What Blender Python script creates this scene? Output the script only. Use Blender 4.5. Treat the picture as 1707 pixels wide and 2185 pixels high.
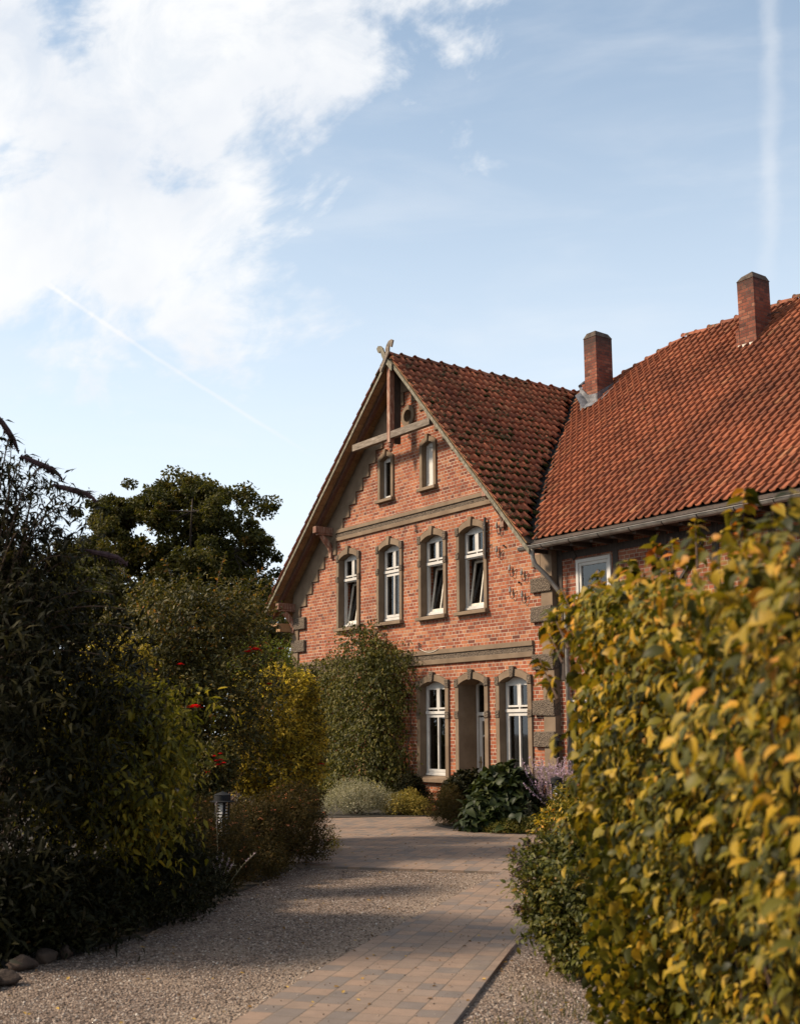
import bpy, math, random
import numpy as np
from mathutils import Vector, Matrix
from mathutils.geometry import tessellate_polygon

# ---------------------------------------------------------------- camera, sky, sun
R = math.radians
scene = bpy.context.scene
for o in list(bpy.data.objects): bpy.data.objects.remove(o)
COL = scene.collection
cam_d = bpy.data.cameras.new("camera"); cam = bpy.data.objects.new("camera", cam_d); COL.objects.link(cam)
scene.camera = cam
YAW, PITCH, ROLL = R(145.35), R(10.41), R(-0.13)
fw = Vector((math.cos(YAW)*math.cos(PITCH), math.sin(YAW)*math.cos(PITCH), math.sin(PITCH)))
rt = Vector((math.sin(YAW), -math.cos(YAW), 0)); up = rt.cross(fw)
rt2 = rt*math.cos(ROLL)+up*math.sin(ROLL); up2 = -rt*math.sin(ROLL)+up*math.cos(ROLL)
m = Matrix((rt2, up2, -fw)).transposed().to_4x4(); m.translation = Vector((18.10, -16.20, 1.70))
cam.matrix_world = m
cam_d.sensor_fit = 'VERTICAL'; cam_d.sensor_height = 36; cam_d.lens = 42.35
cam_d.clip_start = 0.1; cam_d.clip_end = 3000
cam_d.dof.use_dof = True; cam_d.dof.focus_distance = 27.0; cam_d.dof.aperture_fstop = 3.3

SUN_AZ, SUN_EL = R(240), R(38)          # heading of the sun (from +x, counter-clockwise), elevation
sund = Vector((math.cos(SUN_AZ)*math.cos(SUN_EL), math.sin(SUN_AZ)*math.cos(SUN_EL), math.sin(SUN_EL)))
sl = bpy.data.lights.new("sun", 'SUN'); sl.energy = 5.0; sl.angle = R(8.0); sl.color = (1.0, 0.83, 0.64)
so = bpy.data.objects.new("sun", sl); COL.objects.link(so); so.rotation_euler = sund.to_track_quat('Z', 'Y').to_euler()

class NT:                                     # small node helper
    def __init__(s, tree): s.t = tree; s.n = tree.nodes; s.l = tree.links
    def new(s, typ, **kw):
        n = s.n.new(typ)
        for k, v in kw.items(): setattr(n, k, v)
        return n
    def put(s, sock, v):
        if isinstance(v, bpy.types.NodeSocket): s.l.new(v, sock)
        elif v is not None: sock.default_value = v
    def m(s, op, a, b=None, c=None, clamp=False):
        n = s.new('ShaderNodeMath', operation=op); n.use_clamp = clamp
        s.put(n.inputs[0], a)
        if b is not None: s.put(n.inputs[1], b)
        if c is not None: s.put(n.inputs[2], c)
        return n.outputs[0]
    def ss(s, v, a, b, lo=0.0, hi=1.0):       # smoothstep
        n = s.new('ShaderNodeMapRange', interpolation_type='SMOOTHSTEP')
        s.put(n.inputs[0], v); s.put(n.inputs[1], a); s.put(n.inputs[2], b); s.put(n.inputs[3], lo); s.put(n.inputs[4], hi)
        return n.outputs[0]
    def mix(s, f, a, b, bt='MIX'):
        n = s.new('ShaderNodeMix', data_type='RGBA', blend_type=bt)
        s.put(n.inputs[0], f); s.put(n.inputs[6], a if not isinstance(a, tuple) else (*a, 1)[:4]); s.put(n.inputs[7], b if not isinstance(b, tuple) else (*b, 1)[:4])
        return n.outputs[2]
    def ramp(s, f, stops, interp='LINEAR'):
        n = s.new('ShaderNodeValToRGB'); n.color_ramp.interpolation = interp
        e = n.color_ramp.elements
        while len(e) < len(stops): e.new(0.5)
        for el, (p, c) in zip(e, stops): el.position = p; el.color = (*c, 1)
        s.put(n.inputs[0], f); return n.outputs[0]
    def noise(s, vec, scale, detail=4, rough=0.5, dist=0.0, color=False):
        n = s.new('ShaderNodeTexNoise'); s.put(n.inputs['Vector'], vec); n.inputs['Scale'].default_value = scale
        n.inputs['Detail'].default_value = detail; n.inputs['Roughness'].default_value = rough; n.inputs['Distortion'].default_value = dist
        return n.outputs[1 if color else 0]
    def comb(s, x, y, z=0.0):
        n = s.new('ShaderNodeCombineXYZ'); s.put(n.inputs[0], x); s.put(n.inputs[1], y); s.put(n.inputs[2], z); return n.outputs[0]
    def sep(s, v):
        n = s.new('ShaderNodeSeparateXYZ'); s.put(n.inputs[0], v); return n.outputs
    def wn(s, vec):
        n = s.new('ShaderNodeTexWhiteNoise', noise_dimensions='3D'); s.put(n.inputs[0], vec); return n.outputs[0]
    def pos(s): return s.new('ShaderNodeNewGeometry').outputs['Position']
    def attr(s, name): return s.new('ShaderNodeAttribute', attribute_name=name).outputs['Fac']
    def bump(s, h, strength=0.5, dist=0.01):
        n = s.new('ShaderNodeBump'); s.put(n.inputs['Height'], h); n.inputs['Strength'].default_value = strength; n.inputs['Distance'].default_value = dist
        return n.outputs[0]

# world: Nishita sky, with a bank of thin cloud and two contrails laid out on the sky sphere
w = bpy.data.worlds.new("World"); scene.world = w; w.use_nodes = True
T = NT(w.node_tree); T.n.clear()
sky = T.new('ShaderNodeTexSky', sky_type='NISHITA'); sky.sun_disc = False
sky.sun_elevation = SUN_EL; sky.sun_rotation = math.pi/2 - SUN_AZ
sky.air_density = 1.0; sky.dust_density = 2.0; sky.ozone_density = 1.2; sky.altitude = 50
dirv = T.new('ShaderNodeTexCoord').outputs['Generated']
X, Y, Z = T.sep(dirv)[:3]
az = T.m('ARCTAN2', Y, X)                                        # heading of the view ray
az = T.m('SUBTRACT', 2.537, az)                                  # 0 towards the house, + to the right
az = T.m('SUBTRACT', T.m('MODULO', T.m('ADD', az, 9.42478), 6.28319), 3.14159)
el = T.m('ARCSINE', T.m('MINIMUM', T.m('MAXIMUM', Z, -1.0), 1.0))
ca, sa = math.cos(R(24)), math.sin(R(24))                        # streaks climb to the right
p = T.m('ADD', T.m('MULTIPLY', az, ca), T.m('MULTIPLY', el, sa))
q = T.m('SUBTRACT', T.m('MULTIPLY', el, ca), T.m('MULTIPLY', az, sa))
cv = T.comb(T.m('MULTIPLY', p, 0.62), q, 0.0)
n1 = T.noise(cv, 8.5, 9, 0.58, 0.35)
n2 = T.noise(T.comb(T.m('MULTIPLY', p, 0.62), q, 4.3), 22.0, 7, 0.62, 0.5)
n3 = T.noise(T.comb(T.m('MULTIPLY', p, 0.5), q, 9.1), 3.0, 3, 0.5, 0.2)
# cloud edge: runs from high on the right down to the left, and a level lower edge
e1 = T.m('SUBTRACT', T.m('SUBTRACT', T.m('MULTIPLY', T.m('SUBTRACT', el, 0.30), 0.70), az), 0.135)
e2 = T.m('MULTIPLY', T.m('SUBTRACT', el, 0.280), 1.25)
edge = T.m('SMOOTH_MIN', e1, e2, 0.05)
edge = T.m('MAXIMUM', T.m('MINIMUM', edge, 0.145), -0.42)
den = T.m('ADD', T.m('MULTIPLY', edge, 4.2), T.m('ADD', T.m('MULTIPLY', T.m('SUBTRACT', n1, 0.5), 2.9), T.m('MULTIPLY', T.m('SUBTRACT', n2, 0.5), 0.9)))
den = T.m('ADD', den, T.m('MULTIPLY', T.m('SUBTRACT', n3, 0.5), 0.6))
cloud = T.ss(den, -0.10, 0.42)
tex = T.ss(T.noise(T.comb(T.m('MULTIPLY', p, 0.7), q, 6.1), 13.0, 8, 0.62, 0.6), 0.36, 0.56, 0.76, 1.0)
cloud = T.m('MULTIPLY', cloud, tex)
# thin veil and small wisps elsewhere
wv = T.noise(T.comb(T.m('MULTIPLY', az, 1.2), T.m('MULTIPLY', el, 5.0), 1.7), 4.0, 6, 0.55, 0.4)
veil = T.m('MULTIPLY', T.ss(wv, 0.42, 0.85), 0.28)
cloud = T.m('MAXIMUM', cloud, veil)
def line(a0, e0, a1, e1, wdt, amt, wob=0.004):
    dx, dy = a1-a0, e1-e0; L = math.hypot(dx, dy); dx /= L; dy /= L
    ra = T.m('SUBTRACT', az, a0); re = T.m('SUBTRACT', el, e0)
    al = T.m('ADD', T.m('MULTIPLY', ra, dx), T.m('MULTIPLY', re, dy))
    ac = T.m('SUBTRACT', T.m('MULTIPLY', ra, dy), T.m('MULTIPLY', re, dx))
    wn_ = T.noise(T.comb(az, el, 3.3), 30.0, 4, 0.6)
    ac = T.m('ABSOLUTE', T.m('ADD', ac, T.m('MULTIPLY', T.m('SUBTRACT', wn_, 0.5), wob*2)))
    inside = T.m('MULTIPLY', T.ss(al, 0.0, L*0.15), T.ss(al, L*0.7, L, 1.0, 0.0))
    return T.m('MULTIPLY', T.m('MULTIPLY', T.ss(ac, 0.0, wdt, 1.0, 0.0), inside), amt)
c1 = line(-0.37, 0.395, -0.05, 0.215, 0.0028, 0.45, 0.001)
c2 = line(0.337, 0.66, 0.3065, 0.31, 0.013, 0.26, 0.010)
cloud = T.m('MINIMUM', T.m('ADD', cloud, T.m('ADD', c1, c2)), 1.0)
skyc = sky.outputs[0]
haze = T.ss(el, -0.05, 0.66, 0.97, 0.20)
skyc = T.mix(1.0, skyc, (1.0, 1.25, 1.27), 'MULTIPLY')
skyc = T.mix(haze, skyc, (7.3, 7.95, 8.6))
shade = T.noise(T.comb(p, q, 2.0), 9.0, 4, 0.5)
ccol = T.ramp(shade, [(0.25, (5.8, 6.1, 6.6)), (0.6, (7.2, 7.25, 7.3))])
csc = T.mix(1.0, ccol, (1.0, 1.0, 1.0), 'MULTIPLY')
final = T.mix(T.m('MULTIPLY', cloud, 0.97), skyc, csc)
bg = T.new('ShaderNodeBackground'); T.put(bg.inputs[0], final); bg.inputs[1].default_value = 0.1
T.l.new(bg.outputs[0], T.new('ShaderNodeOutputWorld').inputs[0])

scene.view_settings.view_transform = 'Standard'; scene.view_settings.look = 'None'
scene.view_settings.exposure = 0.5; scene.view_settings.gamma = 1.0
scene.render.engine = 'CYCLES'
scene.cycles.max_bounces = 6; scene.cycles.transparent_max_bounces = 8

# ---------------------------------------------------------------- helpers
rnd = random.Random(7)
rg = np.random.default_rng(11)
def tag(o, label=None, cat=None, group=None, kind=None):
    if label: o['label'] = label
    if cat: o['category'] = cat
    if group: o['group'] = group
    if kind: o['kind'] = kind
    return o
def thing(name, loc, label, cat, group=None):
    o = bpy.data.objects.new(name, None); COL.objects.link(o); o.location = loc; o.empty_display_size = 0.3
    return tag(o, label, cat, group)
def wloc(o):
    v = Vector((0, 0, 0))
    while o is not None: v += o.location; o = o.parent
    return v
def build_np(name, V, F, mat, parent=None, attr=None, smooth=False, mats=None, midx=None):
    """V (n,3) world coordinates; F (m,k) int array; attr per vertex."""
    V = np.asarray(V, dtype=np.float32); F = np.asarray(F, dtype=np.int32)
    me = bpy.data.meshes.new(name)
    off = wloc(parent) if parent else Vector((0, 0, 0))
    V = V - np.array(off, dtype=np.float32)
    me.vertices.add(len(V)); me.vertices.foreach_set('co', V.ravel())
    k = F.shape[1]
    me.loops.add(F.size); me.loops.foreach_set('vertex_index', F.ravel())
    me.polygons.add(len(F)); me.polygons.foreach_set('loop_start', np.arange(0, F.size, k, dtype=np.int32))
    if smooth: me.polygons.foreach_set('use_smooth', np.ones(len(F), dtype=bool))
    me.update(calc_edges=True); me.validate()
    if attr is not None:
        a = me.attributes.new('rnd', 'FLOAT', 'POINT'); a.data.foreach_set('value', np.asarray(attr, dtype=np.float32))
    me.materials.append(mat)
    o = bpy.data.objects.new(name, me); COL.objects.link(o)
    if parent: o.parent = parent
    return o
class MB:
    def __init__(s): s.v = []; s.f = []; s.a = []; s.parts = []
    def add(s, vs, fs, a=None):
        b = len(s.v); s.parts.append((b, len(s.f))); s.v += [tuple(v) for v in vs]; s.f += [tuple(b+i for i in f) for f in fs]
        if a is None: a = rnd.random()
        s.a += [a]*len(vs); return s
    def box(s, x0, x1, y0, y1, z0, z1, a=None, j=0.0):
        P = [(x, y, z) for z in (z0, z1) for y in (y0, y1) for x in (x0, x1)]
        if j: P = [tuple(c+rnd.uniform(-j, j) for c in p_) for p_ in P]
        return s.add(P, [(0, 2, 3, 1), (4, 5, 7, 6), (0, 1, 5, 4), (1, 3, 7, 5), (3, 2, 6, 7), (2, 0, 4, 6)], a)
    def obox(s, c, ax, ay, az_, a=None):      # box from centre and three half-axis vectors
        c, ax, ay, az_ = map(Vector, (c, ax, ay, az_))
        P = [c+ax*i+ay*j+az_*k for k in (-1, 1) for j in (-1, 1) for i in (-1, 1)]
        fs = [(0, 2, 3, 1), (4, 5, 7, 6), (0, 1, 5, 4), (1, 3, 7, 5), (3, 2, 6, 7), (2, 0, 4, 6)]
        if ax.cross(ay).dot(az_) < 0: fs = [f[::-1] for f in fs]
        return s.add(P, fs, a)
    def beam(s, p0, p1, wd, ht, a=None, upv=(0, 0, 1)):
        p0, p1 = Vector(p0), Vector(p1); d = (p1-p0); L = d.length; d.normalize()
        sd = d.cross(Vector(upv)).normalized(); u = sd.cross(d)
        return s.obox((p0+p1)/2, d*L/2, sd*wd/2, u*ht/2, a)
    def prism(s, pts, y0, y1, a=None, holes=()):    # polygon in x-z, extruded along y (front y0)
        loops = [pts]+list(holes)
        flat = [p_ for l in loops for p_ in l]
        tris = tessellate_polygon([[Vector((p_[0], p_[1], 0)) for p_ in l] for l in loops])
        n = len(flat); V = [(x, y0, z) for x, z in flat]+[(x, y1, z) for x, z in flat]; F = []
        for t in tris:
            A, B, C_ = [Vector(flat[i]) for i in t]
            cr = (B-A).cross(C_-A) if False else (B[0]-A[0])*(C_[1]-A[1])-(B[1]-A[1])*(C_[0]-A[0])
            if abs(cr) < 1e-9: continue
            t = tuple(t) if cr > 0 else tuple(t[::-1])
            F.append(t); F.append(tuple(n+i for i in t[::-1]))
        b = 0
        for li, l in enumerate(loops):
            area = sum(l[i][0]*l[(i+1) % len(l)][1]-l[(i+1) % len(l)][0]*l[i][1] for i in range(len(l)))
            for i in range(len(l)):
                p_, q_ = b+i, b+(i+1) % len(l)
                f = (p_, n+p_, n+q_, q_)
                if (area > 0) != (li > 0): f = f[::-1]
                F.append(f[::-1] if False else f)
            b += len(l)
        return s.add(V, F, a)
    def tube(s, pts, r, n=8, a=None, cap=True):
        pts = [Vector(p_) for p_ in pts]; rs = r if isinstance(r, (list, tuple)) else [r]*len(pts)
        V = []; F = []; prev = None
        for i, p_ in enumerate(pts):
            d = (pts[min(i+1, len(pts)-1)]-pts[max(i-1, 0)]).normalized()
            if prev is None:
                prev = d.cross(Vector((0, 0, 1)) if abs(d.z) < 0.95 else Vector((1, 0, 0))).normalized()
            sd = (prev-d*prev.dot(d)).normalized(); u = d.cross(sd); prev = sd
            V += [p_+(sd*math.cos(2*math.pi*k/n)+u*math.sin(2*math.pi*k/n))*rs[i] for k in range(n)]
        for i in range(len(pts)-1):
            for k in range(n):
                k2 = (k+1) % n
                F.append((i*n+k, i*n+k2, (i+1)*n+k2, (i+1)*n+k))
        if cap: F += [tuple(range(n))[::-1], tuple((len(pts)-1)*n+k for k in range(n))]
        return s.add(V, F, a)
    def lathe(s, c, prof, n=16, a=None):      # prof: (r, z)
        V = [(c[0]+r*math.cos(2*math.pi*k/n), c[1]+r*math.sin(2*math.pi*k/n), c[2]+z) for r, z in prof for k in range(n)]
        F = [(i*n+k, i*n+(k+1) % n, (i+1)*n+(k+1) % n, (i+1)*n+k) for i in range(len(prof)-1) for k in range(n)]
        return s.add(V, F, a)
    def each(s, name, mat, parent=None, bevel=0):   # one object per added piece
        P_ = s.parts+[(len(s.v), len(s.f))]; out = []
        for (v0, f0), (v1, f1) in zip(P_, P_[1:]):
            q_ = MB(); q_.v = s.v[v0:v1]; q_.a = s.a[v0:v1]; q_.f = [tuple(i-v0 for i in f) for f in s.f[f0:f1]]
            out.append(q_.build(name, mat, parent, bevel))
        return out
    def build(s, name, mat, parent=None, bevel=0, smooth=False):
        off = wloc(parent) if parent else Vector((0, 0, 0))
        me = bpy.data.meshes.new(name); me.from_pydata([(v[0]-off.x, v[1]-off.y, v[2]-off.z) for v in s.v], [], s.f)
        me.update()
        at = me.attributes.new('rnd', 'FLOAT', 'POINT'); at.data.foreach_set('value', s.a)
        if smooth: me.polygons.foreach_set('use_smooth', [True]*len(me.polygons))
        me.materials.append(mat)
        o = bpy.data.objects.new(name, me); COL.objects.link(o)
        if parent: o.parent = parent
        if bevel:
            b = o.modifiers.new('bevel', 'BEVEL'); b.width = bevel; b.segments = 2; b.limit_method = 'ANGLE'; b.angle_limit = R(40)
        return o

# ---------------------------------------------------------------- materials
def mat(name):
    m_ = bpy.data.materials.new(name); m_.use_nodes = True
    t = NT(m_.node_tree); t.n.clear()
    b = t.new('ShaderNodeBsdfPrincipled'); o = t.new('ShaderNodeOutputMaterial'); t.l.new(b.outputs[0], o.inputs[0])
    t.b = b; t.o = o; return m_, t
def simple(name, c1, c2, scale=8, rough=0.7, bump=0.2, bdist=0.01, metal=0.0, spec=0.3, rv=0.0, detail=6):
    m_, t = mat(name); P = t.pos(); n = t.noise(P, scale, detail, 0.6)
    col = t.mix(t.ss(n, 0.3, 0.7), c1, c2)
    if rv:
        col = t.mix(1.0, col, t.ramp(t.attr('rnd'), [(0, (1-rv,)*3), (1, (1+rv,)*3)]), 'MULTIPLY')
    t.put(t.b.inputs['Base Color'], col); t.b.inputs['Roughness'].default_value = rough
    t.b.inputs['Metallic'].default_value = metal; t.b.inputs['Specular IOR Level'].default_value = spec
    if bump: t.put(t.b.inputs['Normal'], t.bump(t.noise(P, scale*6, 5, 0.6), bump, bdist))
    return m_
def brick_mat(name, stops, mortar, joint=0.0062, dirt=0.35, course=0.077, soot=None):
    m_, t = mat(name); P = t.pos(); s = t.sep(P)
    wob = t.m('MULTIPLY', t.m('SUBTRACT', t.noise(P, 3.0, 3), 0.5), 0.012)
    h = t.m('ADD', s[0], s[1]); z = t.m('ADD', s[2], wob)
    zr = t.m('DIVIDE', t.m('ADD', z, 1.0), course); row = t.m('FLOOR', zr); fz = t.m('FRACT', zr)
    par = t.m('MODULO', row, 2.0); par2 = t.m('MODULO', t.m('FLOOR', t.m('MULTIPLY', row, 0.5)), 2.0)
    L = t.m('SUBTRACT', 0.25, t.m('MULTIPLY', par, 0.125))
    off = t.m('ADD', t.m('MULTIPLY', t.m('MULTIPLY', par2, 0.125), t.m('SUBTRACT', 1.0, par)), t.m('MULTIPLY', par, 0.0625))
    hr = t.m('DIVIDE', t.m('ADD', t.m('ADD', h, 60.0), off), L); colm = t.m('FLOOR', hr); fh = t.m('FRACT', hr)
    dx = t.m('MULTIPLY', t.m('MINIMUM', fh, t.m('SUBTRACT', 1.0, fh)), L)
    dz = t.m('MULTIPLY', t.m('MINIMUM', fz, t.m('SUBTRACT', 1.0, fz)), course)
    d = t.m('MINIMUM', dx, dz); fine = t.noise(P, 90.0, 4, 0.65)
    d = t.m('ADD', d, t.m('MULTIPLY', t.m('SUBTRACT', fine, 0.5), 0.005))
    mor = t.ss(d, joint*0.75, joint*1.35, 1.0, 0.0)
    r1 = t.wn(t.comb(colm, row, 1.0)); r2 = t.wn(t.comb(colm, row, 5.0))
    bc = t.ramp(r1, stops)
    bc = t.mix(t.m('MULTIPLY', fine, 0.35), bc, t.mix(1.0, bc, (0.55, 0.5, 0.5), 'MULTIPLY'))
    big = t.noise(P, 0.7, 4, 0.6)
    bc = t.mix(1.0, bc, t.ramp(big, [(0.3, (1-dirt, 1-dirt, 1-dirt*0.9)), (0.65, (1.1, 1.12, 1.1))]), 'MULTIPLY')
    sv = t.comb(t.m('MULTIPLY', h, 5.0), t.m('MULTIPLY', s[2], 0.45), 0.0); st_ = t.ss(t.noise(sv, 1.6, 5, 0.65), 0.50, 0.72)   # rain streaks
    mc = t.mix(t.ss(t.noise(P, 2.5, 5, 0.65), 0.38, 0.62), mortar, tuple(c*0.55 for c in mortar))
    fin_ = t.mix(mor, bc, mc); fin_ = t.mix(t.m('MULTIPLY', st_, 0.45), fin_, t.mix(1.0, fin_, (0.50, 0.47, 0.44), 'MULTIPLY'))
    if soot: fin_ = t.mix(t.m('MULTIPLY', t.ss(t.m('ADD', s[2], t.m('MULTIPLY', t.noise(P, 4, 5, .7), .9)), soot[0]+.45, soot[1]+.45), 0.75), fin_, (0.025, 0.020, 0.017))
    t.put(t.b.inputs['Base Color'], fin_); t.b.inputs['Roughness'].default_value = 0.85
    t.b.inputs['Specular IOR Level'].default_value = 0.25
    hgt = t.m('ADD', t.m('SUBTRACT', 1.0, mor), t.m('ADD', t.m('MULTIPLY', fine, 0.35), t.m('MULTIPLY', r2, 0.25)))
    t.put(t.b.inputs['Normal'], t.bump(hgt, 0.7, 0.006))
    return m_
M = {}
M['brick'] = brick_mat('facade brick', [(0.0, (0.13, 0.040, 0.024)), (0.10, (0.215, 0.056, 0.028)), (0.45, (0.295, 0.082, 0.037)), (0.8, (0.35, 0.115, 0.050)), (1.0, (0.38, 0.16, 0.08))], (0.43, 0.34, 0.26))
M['brick_dark'] = brick_mat('chimney brick', [(0.0, (0.09, 0.032, 0.022)), (0.3, (0.17, 0.050, 0.030)), (0.7, (0.225, 0.068, 0.038)), (1.0, (0.27, 0.11, 0.066))], (0.10, 0.075, 0.06), 0.005, 0.35, soot=(10.95, 11.5))
M['brick_infill'] = brick_mat('infill brick', [(0.0, (0.16, 0.046, 0.026)), (0.4, (0.25, 0.070, 0.036)), (1.0, (0.34, 0.125, 0.068))], (0.36, 0.28, 0.21))
M['stone'] = simple('smooth sandstone', (0.132, 0.090, 0.057), (0.188, 0.134, 0.088), 2.2, 0.85, 0.25, 0.004, rv=0.12)
def rough_stone():
    m_, t = mat('rough sandstone'); P = t.pos(); v = t.new('ShaderNodeTexVoronoi'); v.inputs['Scale'].default_value = 34; t.put(v.inputs['Vector'], P)
    n = t.noise(P, 26, 6, 0.7, 1.0); hgt = t.m('ADD', v.outputs[0], n)
    t.put(t.b.inputs['Base Color'], t.ramp(n, [(0.3, (0.040, 0.029, 0.021)), (0.5, (0.115, 0.084, 0.058)), (0.7, (0.20, 0.155, 0.11))]))
    t.b.inputs['Roughness'].default_value = 0.95; t.put(t.b.inputs['Normal'], t.bump(hgt, 1.0, 0.03)); return m_
M['rough'] = rough_stone()
M['white'] = simple('white window paint', (0.43, 0.405, 0.37), (0.53, 0.505, 0.47), 3, 0.45, 0.05, 0.002)
M['oldwhite'] = simple('weathered white paint and sash shade', (0.42, 0.38, 0.31), (0.60, 0.55, 0.47), 9, 0.7, 0.2, 0.003)
def wood(name, c1, c2, c3, rough=0.8, sc=(9, 9, 1.5)):
    m_, t = mat(name); P = t.pos(); mp = t.new('ShaderNodeMapping'); mp.inputs['Scale'].default_value = sc; t.put(mp.inputs[0], P)
    n = t.noise(mp.outputs[0], 3.0, 6, 0.65, 0.3); n2 = t.noise(P, 5, 5, 0.7)
    col = t.ramp(n, [(0.3, c1), (0.5, c2), (0.68, c3)])
    col = t.mix(1.0, col, t.ramp(t.attr('rnd'), [(0, (0.75, 0.75, 0.75)), (1, (1.2, 1.2, 1.2))]), 'MULTIPLY')
    t.put(t.b.inputs['Base Color'], col); t.b.inputs['Roughness'].default_value = rough; t.put(t.b.inputs['Normal'], t.bump(t.m('ADD', n, n2), 0.4, 0.006)); return m_
M['beam'] = wood('flaking red brown timber', (0.13, 0.045, 0.025), (0.20, 0.085, 0.05), (0.36, 0.27, 0.20))
M['beamgrey'] = wood('weathered grey timber', (0.075, 0.052, 0.035), (0.15, 0.115, 0.083), (0.24, 0.195, 0.155), sc=(1.5, 9, 9))
M['rafter'] = wood('red brown rafter', (0.06, 0.026, 0.016), (0.10, 0.042, 0.025), (0.15, 0.075, 0.045))
M['soffit'] = wood('brown soffit boards', (0.18, 0.095, 0.040), (0.26, 0.145, 0.062), (0.32, 0.19, 0.088), sc=(3, 12, 3))
M['fascia'] = wood('lichened bargeboard', (0.065, 0.056, 0.034), (0.13, 0.113, 0.075), (0.24, 0.21, 0.16), sc=(4, 9, 4))
M['timber'] = wood('dark timber frame', (0.020, 0.014, 0.011), (0.038, 0.026, 0.019), (0.06, 0.04, 0.03))
def tile_mat(name, base, dark, moss):
    m_, t = mat(name); P = t.pos(); r = t.attr('rnd')
    col = t.ramp(r, [(0.0, tuple(.5*(d_+b_) for d_, b_ in zip(dark, base))), (0.18, tuple(0.78*b for b in base)), (0.6, base), (0.93, tuple(1.12*b for b in base)), (1.0, (base[0]*1.1, base[1]*1.5, base[2]*1.6))])
    n = t.noise(P, 14, 6, 0.7); col = t.mix(t.ss(n, 0.52, 0.75, 0.0, 0.75), col, (0.075, 0.045, 0.032))
    big = t.noise(P, 0.55, 4, 0.6); col = t.mix(1.0, col, t.ramp(big, [(0.32, (0.58, 0.55, 0.54)), (0.5, (.95, .95, .95)), (0.7, (1.2, 1.2, 1.2))]), 'MULTIPLY')
    mo = t.m('MULTIPLY', t.ss(t.noise(P, 2.2, 7, 0.75), 0.58-moss, 0.68-moss), t.ss(t.noise(P, 16, 5, 0.6), 0.42, 0.6))
    mc = t.mix(t.noise(P, 40, 3), (0.014, 0.014, 0.008), (0.055, 0.058, 0.016))
    t.put(t.b.inputs['Base Color'], t.mix(mo, col, mc)); t.b.inputs['Roughness'].default_value = 0.78; t.b.inputs['Specular IOR Level'].default_value = 0.3
    t.put(t.b.inputs['Normal'], t.bump(t.m('ADD', n, t.m('MULTIPLY', mo, 2.0)), 0.5, 0.008)); return m_
M['tile_gable'] = tile_mat('old clay pantile', (0.25, 0.074, 0.034), (0.08, 0.026, 0.017), 0.11)
M['tile_main'] = tile_mat('ribbed clay pantile', (0.250, 0.076, 0.033), (0.14, 0.045, 0.026), 0.0)
M['cap'] = simple('sooty mortar cap', (0.040, 0.029, 0.023), (0.105, 0.080, 0.062), 9, 0.95, 0.8, 0.02)
M['lead'] = simple('lead flashing', (0.07, 0.072, 0.08), (0.21, 0.21, 0.22), 5, 0.45, 0.3, 0.01, metal=0.3)
M['valley'] = simple('dark valley lining', (0.010, 0.009, 0.009), (0.026, 0.025, 0.024), 7, 0.9, 0.3, 0.01, spec=.1)
M['zinc'] = simple('zinc gutter', (0.16, 0.14, 0.12), (0.25, 0.225, 0.20), 5, 0.45, 0.08, 0.003, metal=0.35)
M['iron'] = simple('black iron', (0.016, 0.014, 0.013), (0.035, 0.026, 0.022), 20, 0.6, 0.2, 0.003)
M['black'] = simple('black lamp enamel', (0.010, 0.011, 0.012), (0.016, 0.016, 0.017), 9, 0.7, 0.05, 0.002, spec=.15)
M['porcelain'] = simple('grey porcelain', (0.16, 0.14, 0.12), (0.30, 0.27, 0.24), 20, 0.4, 0)
M['louvre'] = simple('frosted lamp louvre', (0.72, 0.70, 0.68), (0.80, 0.78, 0.76), 12, 0.4, 0)
M['curtain'] = simple('cream curtain', (0.34, 0.30, 0.23), (0.46, 0.41, 0.32), 6, 0.9, 0.2, 0.01)
M['pane_reflection'] = simple('taupe reflection panel', (0.34, 0.27, 0.23), (0.44, 0.36, 0.31), 4, 0.95, 0.2, 0.01)
M['room'] = simple('dark room', (0.16, 0.115, 0.09), (0.22, 0.16, 0.125), 1, 0.9, 0)
M['void'] = simple('unlit loft', (0.012, 0.010, 0.009), (0.02, 0.016, 0.014), 1, 0.9, 0)
M['brass'] = simple('brass', (0.30, 0.20, 0.08), (0.42, 0.30, 0.12), 9, 0.35, 0, metal=0.8)
M['rock'] = simple('brown fieldstone', (0.028, 0.019, 0.014), (0.085, 0.056, 0.040), 4, 0.9, 0.7, 0.02)
def glass():
    m_, t = mat('window glass'); t.n.remove(t.b)
    tr = t.new('ShaderNodeBsdfTransparent'); tr.inputs[0].default_value = (0.78, 0.73, 0.69, 1)
    gl = t.new('ShaderNodeBsdfGlossy'); gl.inputs['Roughness'].default_value = 0.03; gl.inputs[0].default_value = (0.8, 0.8, 0.8, 1)
    fr = t.new('ShaderNodeFresnel'); fr.inputs[0].default_value = 1.6
    mx = t.new('ShaderNodeMixShader'); t.l.new(t.m('ADD', fr.outputs[0], 0.05), mx.inputs[0]); t.l.new(tr.outputs[0], mx.inputs[1]); t.l.new(gl.outputs[0], mx.inputs[2])
    t.l.new(mx.outputs[0], t.o.inputs[0]); return m_
M['glass'] = glass()
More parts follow.
